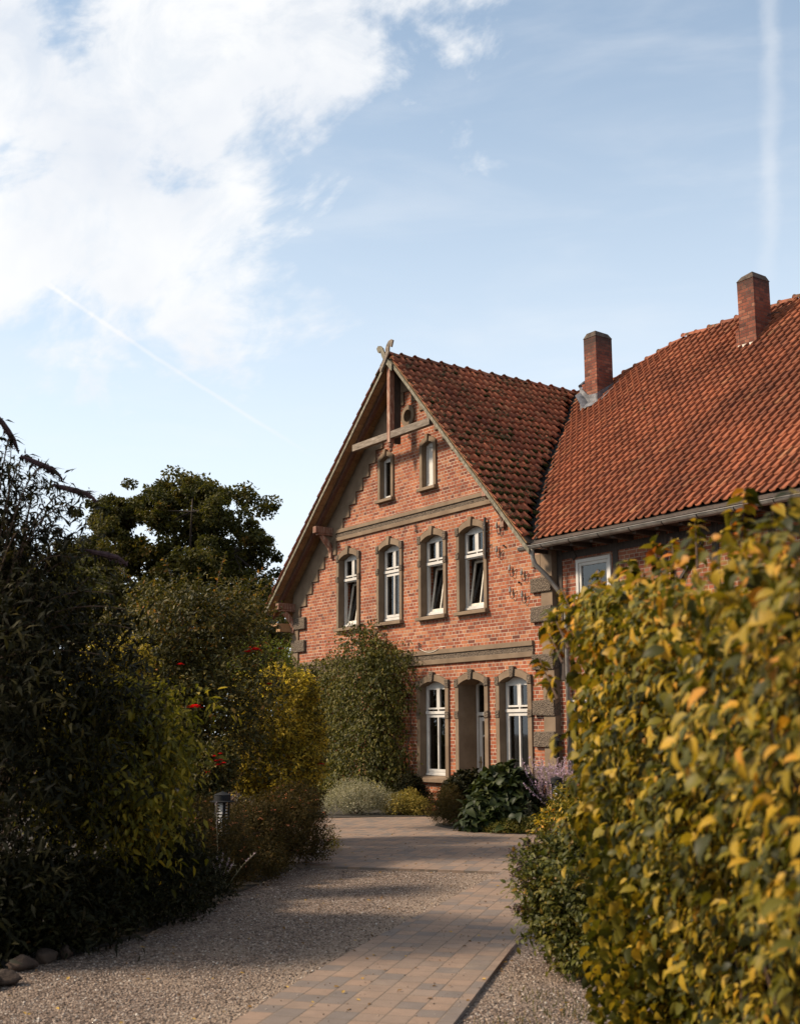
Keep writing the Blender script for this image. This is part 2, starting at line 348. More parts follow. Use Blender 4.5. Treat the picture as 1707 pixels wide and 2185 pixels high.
def leaf_mat(name, stops, trans=0.3, rough=0.5, spec=0.35, tcol=1.6, k=0.82):
    stops = [(p_, (c_[0]*k, c_[1]*k*.97, c_[2]*k*.8)) for p_, c_ in stops]; rough = min(.8, rough+.1); spec *= .45
    stops = [(p_, (c_[0]*1.10, c_[1]*.98, c_[2]*.72)) for p_, c_ in stops]
    m_, t = mat(name); c = t.ramp(t.attr('rnd'), stops)
    n = t.noise(t.pos(), 2.3, 3, 0.5); c = t.mix(1.0, c, t.ramp(n, [(0.3, (0.8, 0.8, 0.8)), (0.7, (1.2, 1.2, 1.2))]), 'MULTIPLY')
    t.put(t.b.inputs['Base Color'], c); t.b.inputs['Roughness'].default_value = rough; t.b.inputs['Specular IOR Level'].default_value = spec
    tr = t.new('ShaderNodeBsdfTranslucent'); t.put(tr.inputs[0], t.mix(1.0, c, (tcol, tcol*1.05, tcol*0.6), 'MULTIPLY'))
    mx = t.new('ShaderNodeMixShader'); mx.inputs[0].default_value = trans
    t.l.new(t.b.outputs[0], mx.inputs[1]); t.l.new(tr.outputs[0], mx.inputs[2]); t.l.new(mx.outputs[0], t.o.inputs[0]); return m_
M['bark'] = simple('bark', (0.020, 0.014, 0.010), (0.05, 0.036, 0.026), 10, 0.9, 0.6, 0.02)
M['twig'] = simple('brown twig', (0.05, 0.028, 0.018), (0.10, 0.06, 0.038), 10, 0.8, 0.2, 0.005)

# ---------------------------------------------------------------- the house
HX = -4.98                                      # gable axis
house = thing('brick_house', (HX, 0.0, 0.0), 'red brick farmhouse with a half-hidden ivy-clad gable and mossy clay tile roofs', 'house')
GL, GR = 0.946, 1.06                            # gable roof slopes left, right
ZA = 10.58                                      # underside apex height of the gable roof
KM = 0.958; ZE = 5.40; YE = -0.45               # main roof: slope, eave height, eave line
def zgab(u): return ZA-(GL*(HX-u) if u < HX else GR*(u-HX))
def zmain(y): return ZE+KM*(y-YE)
def arc(u0, u1, zs, rise, n=10):
    return [(u0+(u1-u0)*i/n, zs+rise*(1-(2*i/n-1)**2)) for i in range(n+1)]
# openings: kind, u0, u1, bottom, spring, rise
UW = [(-8.05, -7.19), (-6.20, -5.32), (-4.44, -3.58), (-2.98, -2.12)]
wins = [('up', a, b, 4.36, 6.08, 0.12, i) for i, (a, b) in enumerate(UW)]
wins += [('low', -4.50, -3.55, 0.76, 2.74, 0.12, 0), ('low', -1.66, -0.76, 0.76, 2.74, 0.12, 2)]
wins += [('attic', -6.15, -5.68, 7.38, 8.33, 0.08, 0), ('attic', -4.37, -3.93, 7.38, 8.36, 0.08, 1)]
door = ('door', -3.06, -2.16, 0.06, 2.74, 0.12, 0)
def hole(u0, u1, z0, zs, rise, e):
    return [(u0-e, z0-e), (u1+e, z0-e)]+[(x, z) for x, z in arc(u1+e, u0-e, zs, rise+e*1.2)]
wall_poly = [(-10.40, 0), (0.05, 0), (0.05, zgab(0.05)-0.02), (HX, ZA-0.02), (-10.40, zgab(-10.40)-0.02)]
holes = [hole(u0, u1, z0, zs, rs, 0.03) for _, u0, u1, z0, zs, rs, _ in wins+[door]]
oc = (-4.95, 9.23, 0.155)
holes.append([(oc[0]+oc[2]*1.15*math.cos(2*math.pi*k/20), oc[1]+oc[2]*1.15*math.sin(2*math.pi*k/20)) for k in range(20)])
MB().prism(wall_poly, 0, 0.34, holes=holes).build('gable_wall', M['brick'], house)

def surround(kind, u0, u1, z0, zs, rise, w):
    """stone dressing: jambs, arch ring, keystone, imposts; returns smooth and rough builders"""
    S, Q = MB(), MB()
    jb = {'up': 0.105, 'low': 0.12, 'door': 0.12, 'attic': 0.10}[kind]; th = 0.145 if kind != 'attic' else 0.12
    yb = 0.15 if kind != 'door' else 0.52
    zb = z0-0.02
    S.box(u0-jb, u0, -0.045, yb, zb, zs, 0.5); S.box(u1, u1+jb, -0.045, yb, zb, zs, 0.45)
    inn = arc(u0, u1, zs, rise, 12)
    out = arc(u0-jb, u1+jb, zs+th*0.55, rise+th*0.45, 12)
    S.prism([(u0-jb, zs+0.001)]+out+[(u1+jb, zs+0.001), (u1, zs+0.001)]+inn[::-1][1:-1]+[(u0, zs+0.001)], -0.05, yb, 0.6)
    um = (u0+u1)/2; zc = zs+rise
    kw = 0.042 if kind != 'attic' else 0.034
    (Q if kind in ('low', 'door') else S).prism([(um-kw, zc-0.015), (um+kw, zc-0.015), (um+kw*1.6, zc+th+0.05), (um-kw*1.6, zc+th+0.05)], -0.085, 0.05, 0.9)
    if kind != 'attic':
        for ux0, ux1 in ((u0-jb-0.014, u0-0.004), (u1+0.004, u1+jb+0.014)):
            Q.box(ux0, ux1, -0.068, 0.06, zs-0.05, zs+0.13, 0.6, 0.006)
            zi = {'up': 5.50, 'low': 2.02, 'door': 2.02}[kind]
            Q.box(ux0, ux1, -0.063, 0.06, zi, zi+0.15, 0.5, 0.006)
    return S, Q
def sill_mb(u0, u1, z0, jb, ext=0.03, h=0.115):
    V = [(u0-jb-ext, z0-h), (u1+jb+ext, z0-h)]
    mb = MB(); x0, x1 = u0-jb-ext, u1+jb+ext
    P = [(x0, -0.12, z0-h), (x1, -0.12, z0-h), (x1, 0.1, z0-h), (x0, 0.1, z0-h), (x0, -0.12, z0-0.045), (x1, -0.12, z0-0.045), (x1, 0.15, z0+0.01), (x0, 0.15, z0+0.01)]
    return mb.add(P, [(0, 3, 2, 1), (4, 5, 6, 7), (0, 1, 5, 4), (1, 2, 6, 5), (2, 3, 7, 6), (3, 0, 4, 7)], 0.7)
def frame_rect(mb, u0, u1, z0, z1, y0, y1, wd, wb=None):
    wb = wb or wd
    mb.box(u0, u0+wd, y0, y1, z0, z1); mb.box(u1-wd, u1, y0, y1, z0, z1)
    mb.box(u0+wd, u1-wd, y0+.002, y1-.002, z0, z0+wb); mb.box(u0+wd, u1-wd, y0+.002, y1-.002, z1-wd, z1)
def tilt(mb, v0, zp, yp, a):                      # lean the vertices added since v0 inwards about the bottom rail
    for i in range(v0, len(mb.v)):
        x, y, z = mb.v[i]; dz, dy = z-zp, y-yp
        mb.v[i] = (x, yp+dy*math.cos(a)+dz*math.sin(a), zp+dz*math.cos(a)-dy*math.sin(a))
def window(kind, u0, u1, z0, zs, rise, w):
    y0, y1 = (0.135, 0.20) if kind != 'attic' else (0.085, 0.15); um = (u0+u1)/2; F = MB(); G = MB(); Cn = MB()
    S, Q = surround(kind, u0, u1, z0, zs, rise, w)
    jb = 0.105 if kind != 'low' else 0.12
    a, b = u0+0.005, u1-0.005
    if kind == 'attic':
        F.box(a, a+0.05, y0, y1, z0, zs+0.02); F.box(b-0.05, b, y0, y1, z0, zs+0.02); F.box(a+.05, b-.05, y0+.002, y1, z0, z0+0.06)
        F.prism([(a+.05, zs-0.04), (b-.05, zs-0.04)]+arc(b-.05, a+.05, zs+0.01, rise, 8), y0+.002, y1)
        if w == 0: G.box(a+.05, a+.30, y0+0.03, y0+0.038, z0+0.06, zs-0.04)
        Cn.box(a+(.30 if w == 0 else .05), b-.05, y0+0.022, y0+0.04, z0+0.06, zs-0.04)
    else:
        tb, tt = (5.50, 5.70) if kind == 'up' else (2.10, 2.30)       # transom
        pt = 6.05 if kind == 'up' else 2.68
        st = 0.055
        F.box(a, a+st, y0, y1, z0+.02, zs+0.02); F.box(b-st, b, y0, y1, z0+.02, zs+0.02)
        F.box(a+st, b-st, y0+.002, y1, z0+.02, z0+0.09)
        F.prism([(a+st, pt+0.03), (b-st, pt+0.03)]+arc(b-st, a+st, zs+0.005, rise, 8), y0+.004, y1-.004)   # arched blind board
        F.box(a+st, b-st, y0+.001, y1, tb, tb+0.075); F.box(a+0.02, b-0.02, y0-0.035, y0+0.02, tb+0.025, tb+0.09)  # transom with moulding
        F.box(a+.01, b-.01, y0-0.03, y0+.02, z0+0.012, z0+0.055)
        # top lights
        frame_rect(F, a+st, um-0.018, tt-0.07, pt+0.03, y0-0.012, y1-.02, 0.038); frame_rect(F, um+0.018, b-st, tt-0.07, pt+0.03, y0-0.012, y1-.02, 0.038)
        F.box(um-0.018, um+0.018, y0-.008, y1, tb+.075, pt+0.03)
        G.box(a+st+.036, um-.054, y0+.02, y0+.026, tt-.035, pt-.005); G.box(um+.054, b-st-.036, y0+.02, y0+.026, tt-.025, pt-.015)
        zb_ = z0+0.09
        if kind == 'up' and w in (0, 2, 3):
            Sh = MB(); frame_rect(Sh, a+st+.005, b-st-.005, zb_, tb-.01, y0+.05, y1+.02, 0.045, 0.06)
            Sh.box(um-.018, um+.018, y0+.052, y1+.01, zb_+.06, tb-.06); tilt(Sh, 0, zb_, y0+.06, R(9))
            i0 = len(G.v); G.box(a+st+.05, b-st-.05, y0+.075, y0+.081, zb_+.06, tb-.06); tilt(G, i0, zb_, y0+.06, R(9))
            Sh_ = Sh
        else:
            frame_rect(F, a+st, b-st, zb_, tb, y0-.01, y1-.02, 0.05, 0.06); F.box(um-.02, um+.02, y0-.016, y1-.02, zb_+.06, tb-.05)
            G.box(a+st+.05, b-st-.05, y0+.02, y0+.026, zb_+.06, tb-.05)
            if kind == 'up':
                for i in range(7): Cn.box(um+.04+i*.045, um+.088+i*.045, 0.23+0.02*(i % 2), 0.245+0.02*(i % 2), zb_, tb, i % 2)
            elif w == 2:
                for i in range(3): Cn.box(um+.14+i*.05, um+.185+i*.05, 0.30, 0.315, zb_, tb, i % 2)
    name = 'window'
    o = F.build(name, M['white'], house, bevel=0.004)
    S.build('surround', M['stone'], o, bevel=0.008); (G.build('pane', M['glass'], o) if G.v else None)
    if Q.v: Q.each('impost', M['rough'], o, bevel=0.01)
    if kind == 'low': sill_mb(u0, u1, z0, jb, 0.02, 0.13).build('sill', M['stone'], o, bevel=0.006)
    else: sill_mb(u0, u1, z0, jb if kind == 'up' else .11, 0.025).build('sill', M['stone'], o, bevel=0.006)
    if (kind == 'up') or (kind == 'low' and w == 2): MB().box(a+.02, b-.02, 0.42 if w != 1 and kind == 'up' else .28, 0.43 if w != 1 and kind == 'up' else .285, z0, (5.55 if kind == 'up' else 2.1)).build('reflection_panel', M['pane_reflection'], o)  # taupe panel added behind the panes to stand in for their brownish reflection
    if Cn.v: Cn.build('curtain', M['white' if kind == 'attic' else 'curtain'], o)
    if kind == 'up' and w in (0, 2, 3): Sh.build('tilted_sash', M['oldwhite'], o)  # sash has its own paint tone, standing in for shade behind the frame
    return o
for k in wins: window(*k)
# oculus
o_ = MB(); n = 28
ring = [(oc[0]+r*math.cos(2*math.pi*k/n), oc[1]+r*math.sin(2*math.pi*k/n)) for r in (0.27,) for k in range(n)]
inner = [(oc[0]+oc[2]*math.cos(2*math.pi*k/n), oc[1]+oc[2]*math.sin(2*math.pi*k/n)) for k in range(n)]
o_.prism(ring, -0.045, 0.22, 0.5, holes=[inner]); ocw = o_.build('oculus', M['stone'], house, bevel=0.006)
MB().box(oc[0]-.2, oc[0]+.2, 0.16, 0.18, oc[1]-.2, oc[1]+.2).build('pane', M['void'], ocw)  # opaque near-black sheet, its colour standing for the unlit loft
# door in its deep reveal
_, u0, u1, z0, zs, rs, _ = door
S, Q = surround('door', u0, u1, z0, zs, rs, 0)
D = MB(); um = (u0+u1)/2
D.box(u0+.005, u0+.06, .45, .51, .06, zs+.02); D.box(u1-.06, u1-.005, .45, .51, .06, zs+.02)
D.box(u0+.06, u1-.06, .44, .51, 2.08, 2.15); D.prism([(u0+.06, zs-.0), (u1-.06, zs-.0)]+arc(u1-.06, u0+.06, zs+.02, rs, 8), .452, .51, 0.5,)
dr = D.build('door', M['white'], house, bevel=0.004)
S.build('surround', M['stone'], dr, bevel=0.008); Q.each('impost', M['rough'], dr, bevel=0.01)
Lf = MB(); frame_rect(Lf, u0+.08, u1-.08, .1, 2.04, .47, .52, .085, .2)
Lf.box(u0+.16, u1-.16, .472, .515, .62, .70); Lf.box(u0+.16, u1-.16, .474, .515, .80, .86)
for ux in (-.14, 0, .14): Lf.box(um+ux-.012, um+ux+.012, .475, .51, 1.66, 1.96)
Lf.tube([(u0+.15+(u1-u0-.3)*i/8, .49, 1.62+.07*math.sin(math.pi*i/8)) for i in range(9)], .016, 6)
Lf.build('door_leaf', M['white'], dr, bevel=0.003)
MB().box(u0+.09, u1-.09, .494, .498, .25, 2.0).box(u0+.06, u1-.06, .484, .488, 2.15, zs+.02).build('pane', M['glass'], dr)
MB().tube([(u0+.12, .46, 1.08), (u0+.12, .42, 1.08), (u0+.22, .42, 1.08)], .012, 8).box(u0+.10, u0+.14, .462, .469, .95, 1.2).build('handle', M['brass'], dr)
MB().box(u0-.3, u1+.3, -.35, .2, 0.002, .055, j=.004).build('doorstep', M['stone'], house, bevel=.008)
MB().prism([(-10.0, .1), (-.3, .1), (-.3, 5.0), (HX, 9.9), (-10.0, 5.0)], 1.2, 1.25).build('room_partition', M['room'], house)

# string courses
for z0_, z1_, ua, ub in ((6.585, 6.885, -8.20, -1.66), (3.225, 3.555, -10.05, -0.56)):
    hh = z1_-z0_
    mb = MB(); mb.box(ua, ub, -.055, .02, z0_, z0_+hh*.32); mb.box(ua, ub, -.065, .02, z1_-hh*.32, z1_)
    c = mb.build('string_course', M['stone'], house, bevel=.008)
    MB().box(ua, ub, -.035, .02, z0_+hh*.32, z1_-hh*.32).build('rough_band', M['rough'], c)
# stepped stone lining under the rakes (mirrored about the gable axis)
def step_profile():
    pts = []                                     # right-hand edge of the lining, going up
    pts += [(-10.02, 4.75), (-10.02, 5.05)]
    for k in range(0, 16):
        u = -9.71+0.305*k; za = 5.05+.3*k
        if za >= 9.6: break
        if 6.24 < za+.01 < 6.88:
            u = -8.20 if za < 6.84 else u
        pts += [(u, za), (u, za+.3)]
    return pts
sp = step_profile(); top = sp[-1][1]
def usl(z): return HX-(ZA-.05-z)/GL
left = sp+[(usl(top), top), (usl(6.5), 6.5), (-10.40, usl and (ZA-.05-GL*(HX+10.40))), (-10.40, 4.75)]
MB().prism(left, -.04, .02, .35).build('stepped_lining', M['stone'], house)
right = [(2*HX-u+0.03, z) for u, z in sp if u > -8.3 and z > 6.9]
def usr(z): return HX+(ZA-.05-z)/GR
zt, zb_ = right[-1][1], right[0][1]
right = right+[(usr(zt), zt), (usr(zb_), zb_)]
MB().prism(right[::-1], -.04, .02, .35).build('stepped_lining', M['stone'], house)
MB().prism([(usl(9.86), 9.86), (usr(9.86), 9.86), (HX, ZA-.06)], -.042, .02, .35).build('gable_cap_stone', M['stone'], house)
# quoins
for (c0, c1, b0, b1, sgn) in ((-10.42, -10.10, -10.42, -9.72, 'L'), (-0.27, 0.07, -0.56, 0.07, 'R')):
    zb = 4.75 if sgn == 'L' else 5.34
    sh = MB().box(c0, c1, -.045, .30, 0, zb, .5).build('quoin_column', M['stone'], house, bevel=.006)
    zs_ = [4.45, 3.84, 2.95, 2.05, 1.42, .80, .15] if sgn == 'L' else [4.50, 3.91, 2.95, 2.04, 1.42, .75, .1]
    for i, z in enumerate(zs_):
        q_ = MB(); q_.box(b0, b1, -.085, .2, z, z+.31, .5, .012)
        ob = q_.build('quoin_block', M['rough'], sh, bevel=.02)
    if sgn == 'R': MB().box(-.54, -.27, -.05, .2, 5.04, 5.29, .5).build('quoin_block', M['stone'], sh, bevel=.006)
# wall irons: S-shaped anchors and insulator hooks
def anchor(u, z, h=.17):
    mb = MB(); mb.tube([(u, -.03, z-h/2), (u, -.035, z+h/2)], .009, 6)
    for sx in (-1, 1):
        for sz in (-1, 1):
            mb.tube([(u, -.035, z+sz*h*.1), (u+sx*.03, -.035, z+sz*h*.22), (u+sx*.042, -.035, z+sz*h*.38), (u+sx*.024, -.035, z+sz*h*.5), (u+sx*.01, -.035, z+sz*h*.42)], .006, 5)
    mb.build('wall_anchor', M['iron'], house)
for u, z in ((-4.65, 6.44), (-4.53, 3.66), (-4.92, 8.75)): anchor(u, z)
def hook(u, z, s=1):
    mb = MB(); mb.tube([(u, -.06, z), (u, -.06, z-.10), (u+.02, -.06, z-.16), (u+.07, -.055, z-.185), (u+.115, -.05, z-.15), (u+.125, -.04, z-.08), (u+.16, -.02, z-.04), (u+.16, .01, z-.04)], .008, 6)
    o = mb.build('insulator_hook', M['iron'], house)
    MB().lathe((u, -.06, z), [(.0, .08), (.018, .075), (.02, .03), (.03, .025), (.032, -.04), (.02, -.05), (0, -.05)], 10).build('insulator', M['porcelain'], o)
for u, z in ((-1.22, 5.10), (-.84, 4.97), (-1.22, 4.64), (-.84, 4.51), (-2.02, 6.16), (-1.62, 6.06), (-2.02, 5.73), (-1.64, 5.55)): hook(u, z)
mb = MB(); mb.box(-2.035, -1.985, -.09, -.05, 5.4, 6.3); mb.build('hook_bar', M['iron'], house)
mb = MB(); mb.tube([(-4.45+i*.09, -.075-.0*i, 3.60-.10*math.sin(math.pi*min(1, i/9))) for i in range(12)], .007, 5); mb.build('loose_cable', M['oldwhite'], house)
mb = MB(); mb.tube([(-1.46, -.03, 5.62), (-1.40, -.05, 5.60)], .02, 6); mb.tube([(-.97, -.03, 4.78), (-.93, -.05, 4.77)], .025, 6).each('wall_peg', M['iron'], house)

# main (eaves) wall of the long wing, timber frame above
MW = 0.10
wq = (.68, 1.60, 3.95, 5.04); wq2 = (.36, 1.32, 0.85, 2.35)
rect = lambda u0, u1, z0, z1: [(u0, z0), (u1, z0), (u1, z1), (u0, z1)]
MB().prism([(0.07, 0), (14, 0), (14, 5.6), (0.07, 5.6)], MW, MW+.3, holes=[rect(*wq), rect(*wq2)]).build('long_wall', M['brick_infill'], house)
for (u0, u1, z0, z1) in (wq, wq2):
    F = MB(); frame_rect(F, u0-.02, u1+.02, z0-.02, z1+.02, MW-.045, MW+.05, .07); frame_rect(F, u0+.05, u1-.05, z0+.05, z1-.05, MW-.02, MW+.045, .06)
    o = F.build('window', M['white'], house, bevel=.004)
    MB().box(u0+.11, u1-.11, MW+.01, MW+.016, z0+.11, z1-.11).build('pane', M['glass'], o)
    if z0 > 3: MB().box(u0+.05, u1-.05, MW+.08, MW+.09, z0+.3, z1-.05).build('sky_reflection_panel', M['white'], o)  # white panel added behind the glass, standing in for reflected sky
MB().box(.2, 13.5, 1.4, 1.45, .1, 5.3).build('room_partition', M['room'], house)
for u in (0.09, 1.66, 2.9, 4.1, 5.3, 6.5, 7.7): MB().box(u, u+.14, MW-.018, MW+.1, 2.72, 5.6).each('timber_post', M['timber'], house)
for z in (2.62, 3.72, 5.12): MB().box(.23, 14, MW-.014, MW+.08, z, z+.14).build('timber_rail', M['timber'], house)
mb = MB(); mb.beam((.62, MW, 5.1), (.3, MW, 5.55), .05, .12); mb.beam((3.0, MW, 4.0), (3.9, MW, 5.0), .05, .12, upv=(0, 1, 0)); mb.each('timber_brace', M['timber'], house)
# other walls of the house (out of sight, keep daylight out)
MB().box(-10.40, -10.10, .34, 10.9, 0, 4.7).build('side_wall', M['brick'], house)
MB().box(-10.40, 14, 10.9, 11.2, 0, 5.6).build('back_wall', M['brick'], house)
mb = MB(); mb.add([(14, .1, 0), (14, 11.2, 0), (14, 11.2, 5.3), (14, 5.5, 10.9), (14, .1, 5.7), (13.7, .1, 0), (13.7, 11.2, 0), (13.7, 11.2, 5.3), (13.7, 5.5, 10.9), (13.7, .1, 5.7)],
    [(0, 1, 2, 3, 4), (9, 8, 7, 6, 5), (0, 5, 6, 1), (1, 6, 7, 2), (2, 7, 8, 3), (3, 8, 9, 4), (4, 9, 5, 0)]).build('end_wall', M['brick'], house)
mb = MB(); mb.add([(-10, .4, 4.5), (-10, 11, 4.5), (-10, 11, 5.3), (-10, 5.5, 10.2), (-10, .6, 5.4), (-10.2, .4, 4.5), (-10.2, 11, 4.5), (-10.2, 11, 5.3), (-10.2, 5.5, 10.2), (-10.2, .6, 5.4)],
    [(0, 1, 2, 3, 4), (9, 8, 7, 6, 5), (0, 5, 6, 1), (1, 6, 7, 2), (2, 7, 8, 3), (3, 8, 9, 4), (4, 9, 5, 0)]).build('end_wall', M['brick'], house)

# ---- roofs
YF = -0.58                                      # front edge of the gable roof
YR = 5.5                                        # main ridge line
def sag(u): return 0.49*min(1, max(0, (-1.1-u)/2.5))
def valley_y(u): return YE+(zgab(u)-ZE)/(KM-sag(u)/(5.5-YE))      # where the gable slope meets the main slope
prof = [(0.0, .030), (.07, .012), (.18, .0), (.42, -.002), (.58, .006), (.67, .022), (.76, .036), (.85, .041), (.94, .036), (1.02, .020), (1.06, .004)]
prof2 = [(0.0, .006), (.12, -.002), (.34, .0), (.52, .006), (.66, .020), (.78, .037), (.88, .047), (.96, .048), (1.0, .042), (1.008, .004), (1.01, -.004)]
def tiles(name, O, Rv, Dv, e, w, ni, nj, clip, material, parent, jit=.006, hs=1.0, thick=.016, sagf=None, prof=prof, lift=.012):
    """pantiles: O first corner at the top, Rv along the row, Dv down the slope"""
    O, Rv, Dv = Vector(O), Vector(Rv), Vector(Dv); N = Rv.cross(Dv)
    if N.z < 0: N = -N
    P = len(prof); V = []; F = []; A = []
    px_ = [p_[0]*w for p_ in prof]; pz = [p_[1]*hs for p_ in prof]
    for j in range(nj[0], nj[1]):
        for i in range(ni[0], ni[1]):
            lo, hi = clip(i*w, (j+.5)*e)        # allowed range along Rv
            if (i+1)*w < lo+.03 or i*w > hi-.03: continue
            dj, dr, dn = rnd.uniform(-jit, jit)*1.5, rnd.uniform(-jit, jit), rnd.uniform(0, jit*1.4)
            rot = rnd.uniform(-.012, .012)
            a = rnd.random(); b = len(V)
            for row, (t, h) in enumerate(((-.12, -.014), (1.02, lift+dn), (1.02, lift+dn-thick))):
                for x, z in zip(px_, pz):
                    r_ = min(max(i*w+x+dr+rot*t*e, lo), hi)
                    d_ = (j+t)*e+dj
                    v = O+Rv*r_+Dv*d_+N*(z+h)
                    if sagf: v.z -= sagf(v)
                    V.append(v)
                A += [a]*P
            for k in range(P-1):
                F.append((b+k, b+k+1, b+P+k+1, b+P+k)); F.append((b+P+k, b+P+k+1, b+2*P+k+1, b+2*P+k))
    return build_np(name, np.array([tuple(v) for v in V]), np.array(F), material, parent, A)
aR = math.atan(GR); aL = math.atan(GL); aM = math.atan(KM)
OFF = .075                                       # tiles ride above the roof slab
# right gable slope
DvR = Vector((math.cos(aR), 0, -math.sin(aR)))
def clipR(r, d):
    u = HX+d*math.cos(aR); return (0, valley_y(u)-YF-.17) if u < .12 else (0, -1)
# left gable slope
DvL = Vector((-math.cos(aL), 0, -math.sin(aL)))
roofG = MB()
def slab_gable(side):
    g, d = (GR, 1) if side > 0 else (GL, -1)
    ue = -.12 if side > 0 else -11.02
    u_ = HX; V = []
    zt = lambda u: zgab(u)
    # board layer: single planks running front to back so the underside shows joints
    S_ = MB(); a_ = aR if side > 0 else aL; L = abs(ue-HX)/math.cos(a_); nb = int(L/.21)
    for k in range(nb):
        s0, s1 = k*L/nb+.004, (k+1)*L/nb-.004
        um_ = HX+d*(s0+s1)/2*math.cos(a_)
        ye = valley_y(um_)+.05 if side > 0 else 6.0
        c0 = Vector((HX, 0, ZA))+Vector((d*math.cos(a_), 0, -math.sin(a_)))*((s0+s1)/2); nn = Vector((d*math.sin(a_), 0, math.cos(a_)))
        S_.obox(c0+nn*.02+Vector((0, (YF+.03+ye)/2, 0)), Vector((d*math.cos(a_), 0, -math.sin(a_)))*((s1-s0)/2), Vector((0, (ye-YF-.03)/2, 0)), nn*.02)
    return S_
rf = slab_gable(1).build('gable_roof', M['soffit'], house)
rf2 = slab_gable(-1).build('gable_roof', M['soffit'], house)
def deck(side):                                  # closed sheet between boards and tiles
    g = GR if side > 0 else GL; d = side; mb = MB(); ue = -.10 if side > 0 else -11.0
    nrm = Vector((d*math.sin(math.atan(g)), 0, math.cos(math.atan(g))))*.05
    for k in range(24):
        ua, ub = HX+(ue-HX)*k/24, HX+(ue-HX)*(k+1)/24
        ya, yb = (valley_y(ua), valley_y(ub)) if side > 0 else (6, 6)
        mb.add([tuple(Vector((ua, YF+.05, zgab(ua)))+nrm), tuple(Vector((ub, YF+.05, zgab(ub)))+nrm), tuple(Vector((ub, yb, zgab(ub)))+nrm), tuple(Vector((ua, ya, zgab(ua)))+nrm)], [(0, 1, 2, 3)])
    return mb
deck(1).build('underlay', M['timber'], rf); deck(-1).build('underlay', M['timber'], rf2)
tiles('roof_tiles', Vector((HX, YF-.05, ZA))+Vector((math.sin(aR), 0, math.cos(aR)))*OFF, (0, 1, 0), DvR, .288, .2, (0, 32), (0, 25), clipR, M['tile_gable'], rf, jit=.009, hs=1.35, thick=.045, lift=.030)
tiles('roof_tiles', Vector((HX, YF-.05, ZA))+Vector((-math.sin(aL), 0, math.cos(aL)))*OFF, (0, 1, 0), DvL, .288, .2, (0, 30), (0, 29), lambda r, d: (0, 6.2), M['tile_gable'], rf2, jit=.010, hs=1.15, thick=.024)
# cushions of moss on the old gable tiles
mv = MB()
for _ in range(420):
    d = 7.0*rnd.random()**.6; u = HX+d*math.cos(aR); yv = valley_y(u)
    if u > -.3: continue
    y = rnd.uniform(YF+.1, yv-.15); d = (round(d/.288)+rnd.uniform(-.10, .04))*.288; u = HX+d*math.cos(aR)
    if rnd.random() < .55*abs(math.sin(u*2.1+y*1.3)): continue
    c = Vector((u, y, zgab(u)))+Vector((math.sin(aR), 0, math.cos(aR)))*(OFF+.035); r = rnd.uniform(.02, .065); k0 = len(mv.v)
    mv.lathe((0, 0, 0), [(r, -.01), (r*.95, r*.2), (r*.6, r*.42), (0, r*.5)], 7); a = rnd.uniform(0, 6)
    for i in range(k0, len(mv.v)):
        x_, y_, z_ = mv.v[i]; x_, y_ = x_*math.cos(a)*1.2-y_*math.sin(a), x_*math.sin(a)+y_*math.cos(a); j_ = rnd.uniform(.7, 1.3)
        mv.v[i] = tuple(c+DvR*x_*j_+Vector((0, 1, 0))*y_*1.5*j_+Vector((math.sin(aR), 0, math.cos(aR)))*z_)
M['moss'] = simple('roof moss', (0.008, 0.008, 0.004), (0.040, 0.040, 0.010), 30, 1.0, 0.8, 0.02, spec=.05)
tag(mv.build('moss', M['moss'], rf), kind='stuff')
# main roof
DvM = Vector((0, -math.cos(aM), -math.sin(aM))); NM = Vector((0, -math.sin(aM), math.cos(aM)))
LM = (YR-YE)/math.cos(aM)
U0 = -9.9
def sagv(v): return sag(v.x)*max(0, min(1, (v.y-YE)/(YR-YE)))**1.0
def clipM(r, d):
    y = YR-d*math.cos(aM)
    uv = HX
    for _ in range(8):
        z = zmain(y)-sag(uv)*(y-YE)/(YR-YE); uv = HX+(ZA-z)/GR if z < ZA else HX   # valley position at this height
    return (max(0, uv-U0+.20), 24)
mbd = MB()
for k in range(50):
    ua, ub = U0+(14.2-U0)*k/50, U0+(14.2-U0)*(k+1)/50
    for zz in (0,):
        def P_(u, t):
            v = Vector((u, YR, zmain(YR)))+DvM*(t*LM)+NM*.05; v.z -= sagv(v); return tuple(v)
        ta = 0; mbd.add([P_(ua, 0), P_(ub, 0), P_(ub, 1), P_(ua, 1)], [(0, 3, 2, 1)])
# front slab only where the gable does not cover it
msl = MB()
def slabM():
    mb = MB(); n_ = 60
    us = [U0+(14.2-U0)*i/n_ for i in range(n_+1)]
    for i in range(n_):
        for jx in range(12):
            t0, t1 = jx/12, (jx+1)/12; um_ = (us[i]+us[i+1])/2; dm = (t0+t1)/2*LM
            lo, hi = clipM(0, dm)
            if um_-U0 < lo-.25: continue
            q4 = []
            for (u, t) in ((us[i], t0), (us[i], t1), (us[i+1], t1), (us[i+1], t0)):
                v = Vector((u, YR, zmain(YR)))+DvM*(t*LM)+NM*.03; v.z -= sagv(v); q4.append(tuple(v))
            mb.add(q4, [(0, 1, 2, 3)])
    return mb
rm = slabM().build('long_roof', M['timber'], house)
tiles('roof_tiles', Vector((U0, YR, zmain(YR)))+NM*OFF*.9, (1, 0, 0), DvM, .262, .196, (0, 123), (0, 31), clipM, M['tile_main'], rm, jit=.007, hs=1.08, sagf=lambda v: sagv(v)+.022*math.sin(v.x*1.1+v.z)*math.sin(v.z*2.3+v.x*.4), thick=.03, prof=prof2, lift=.02)
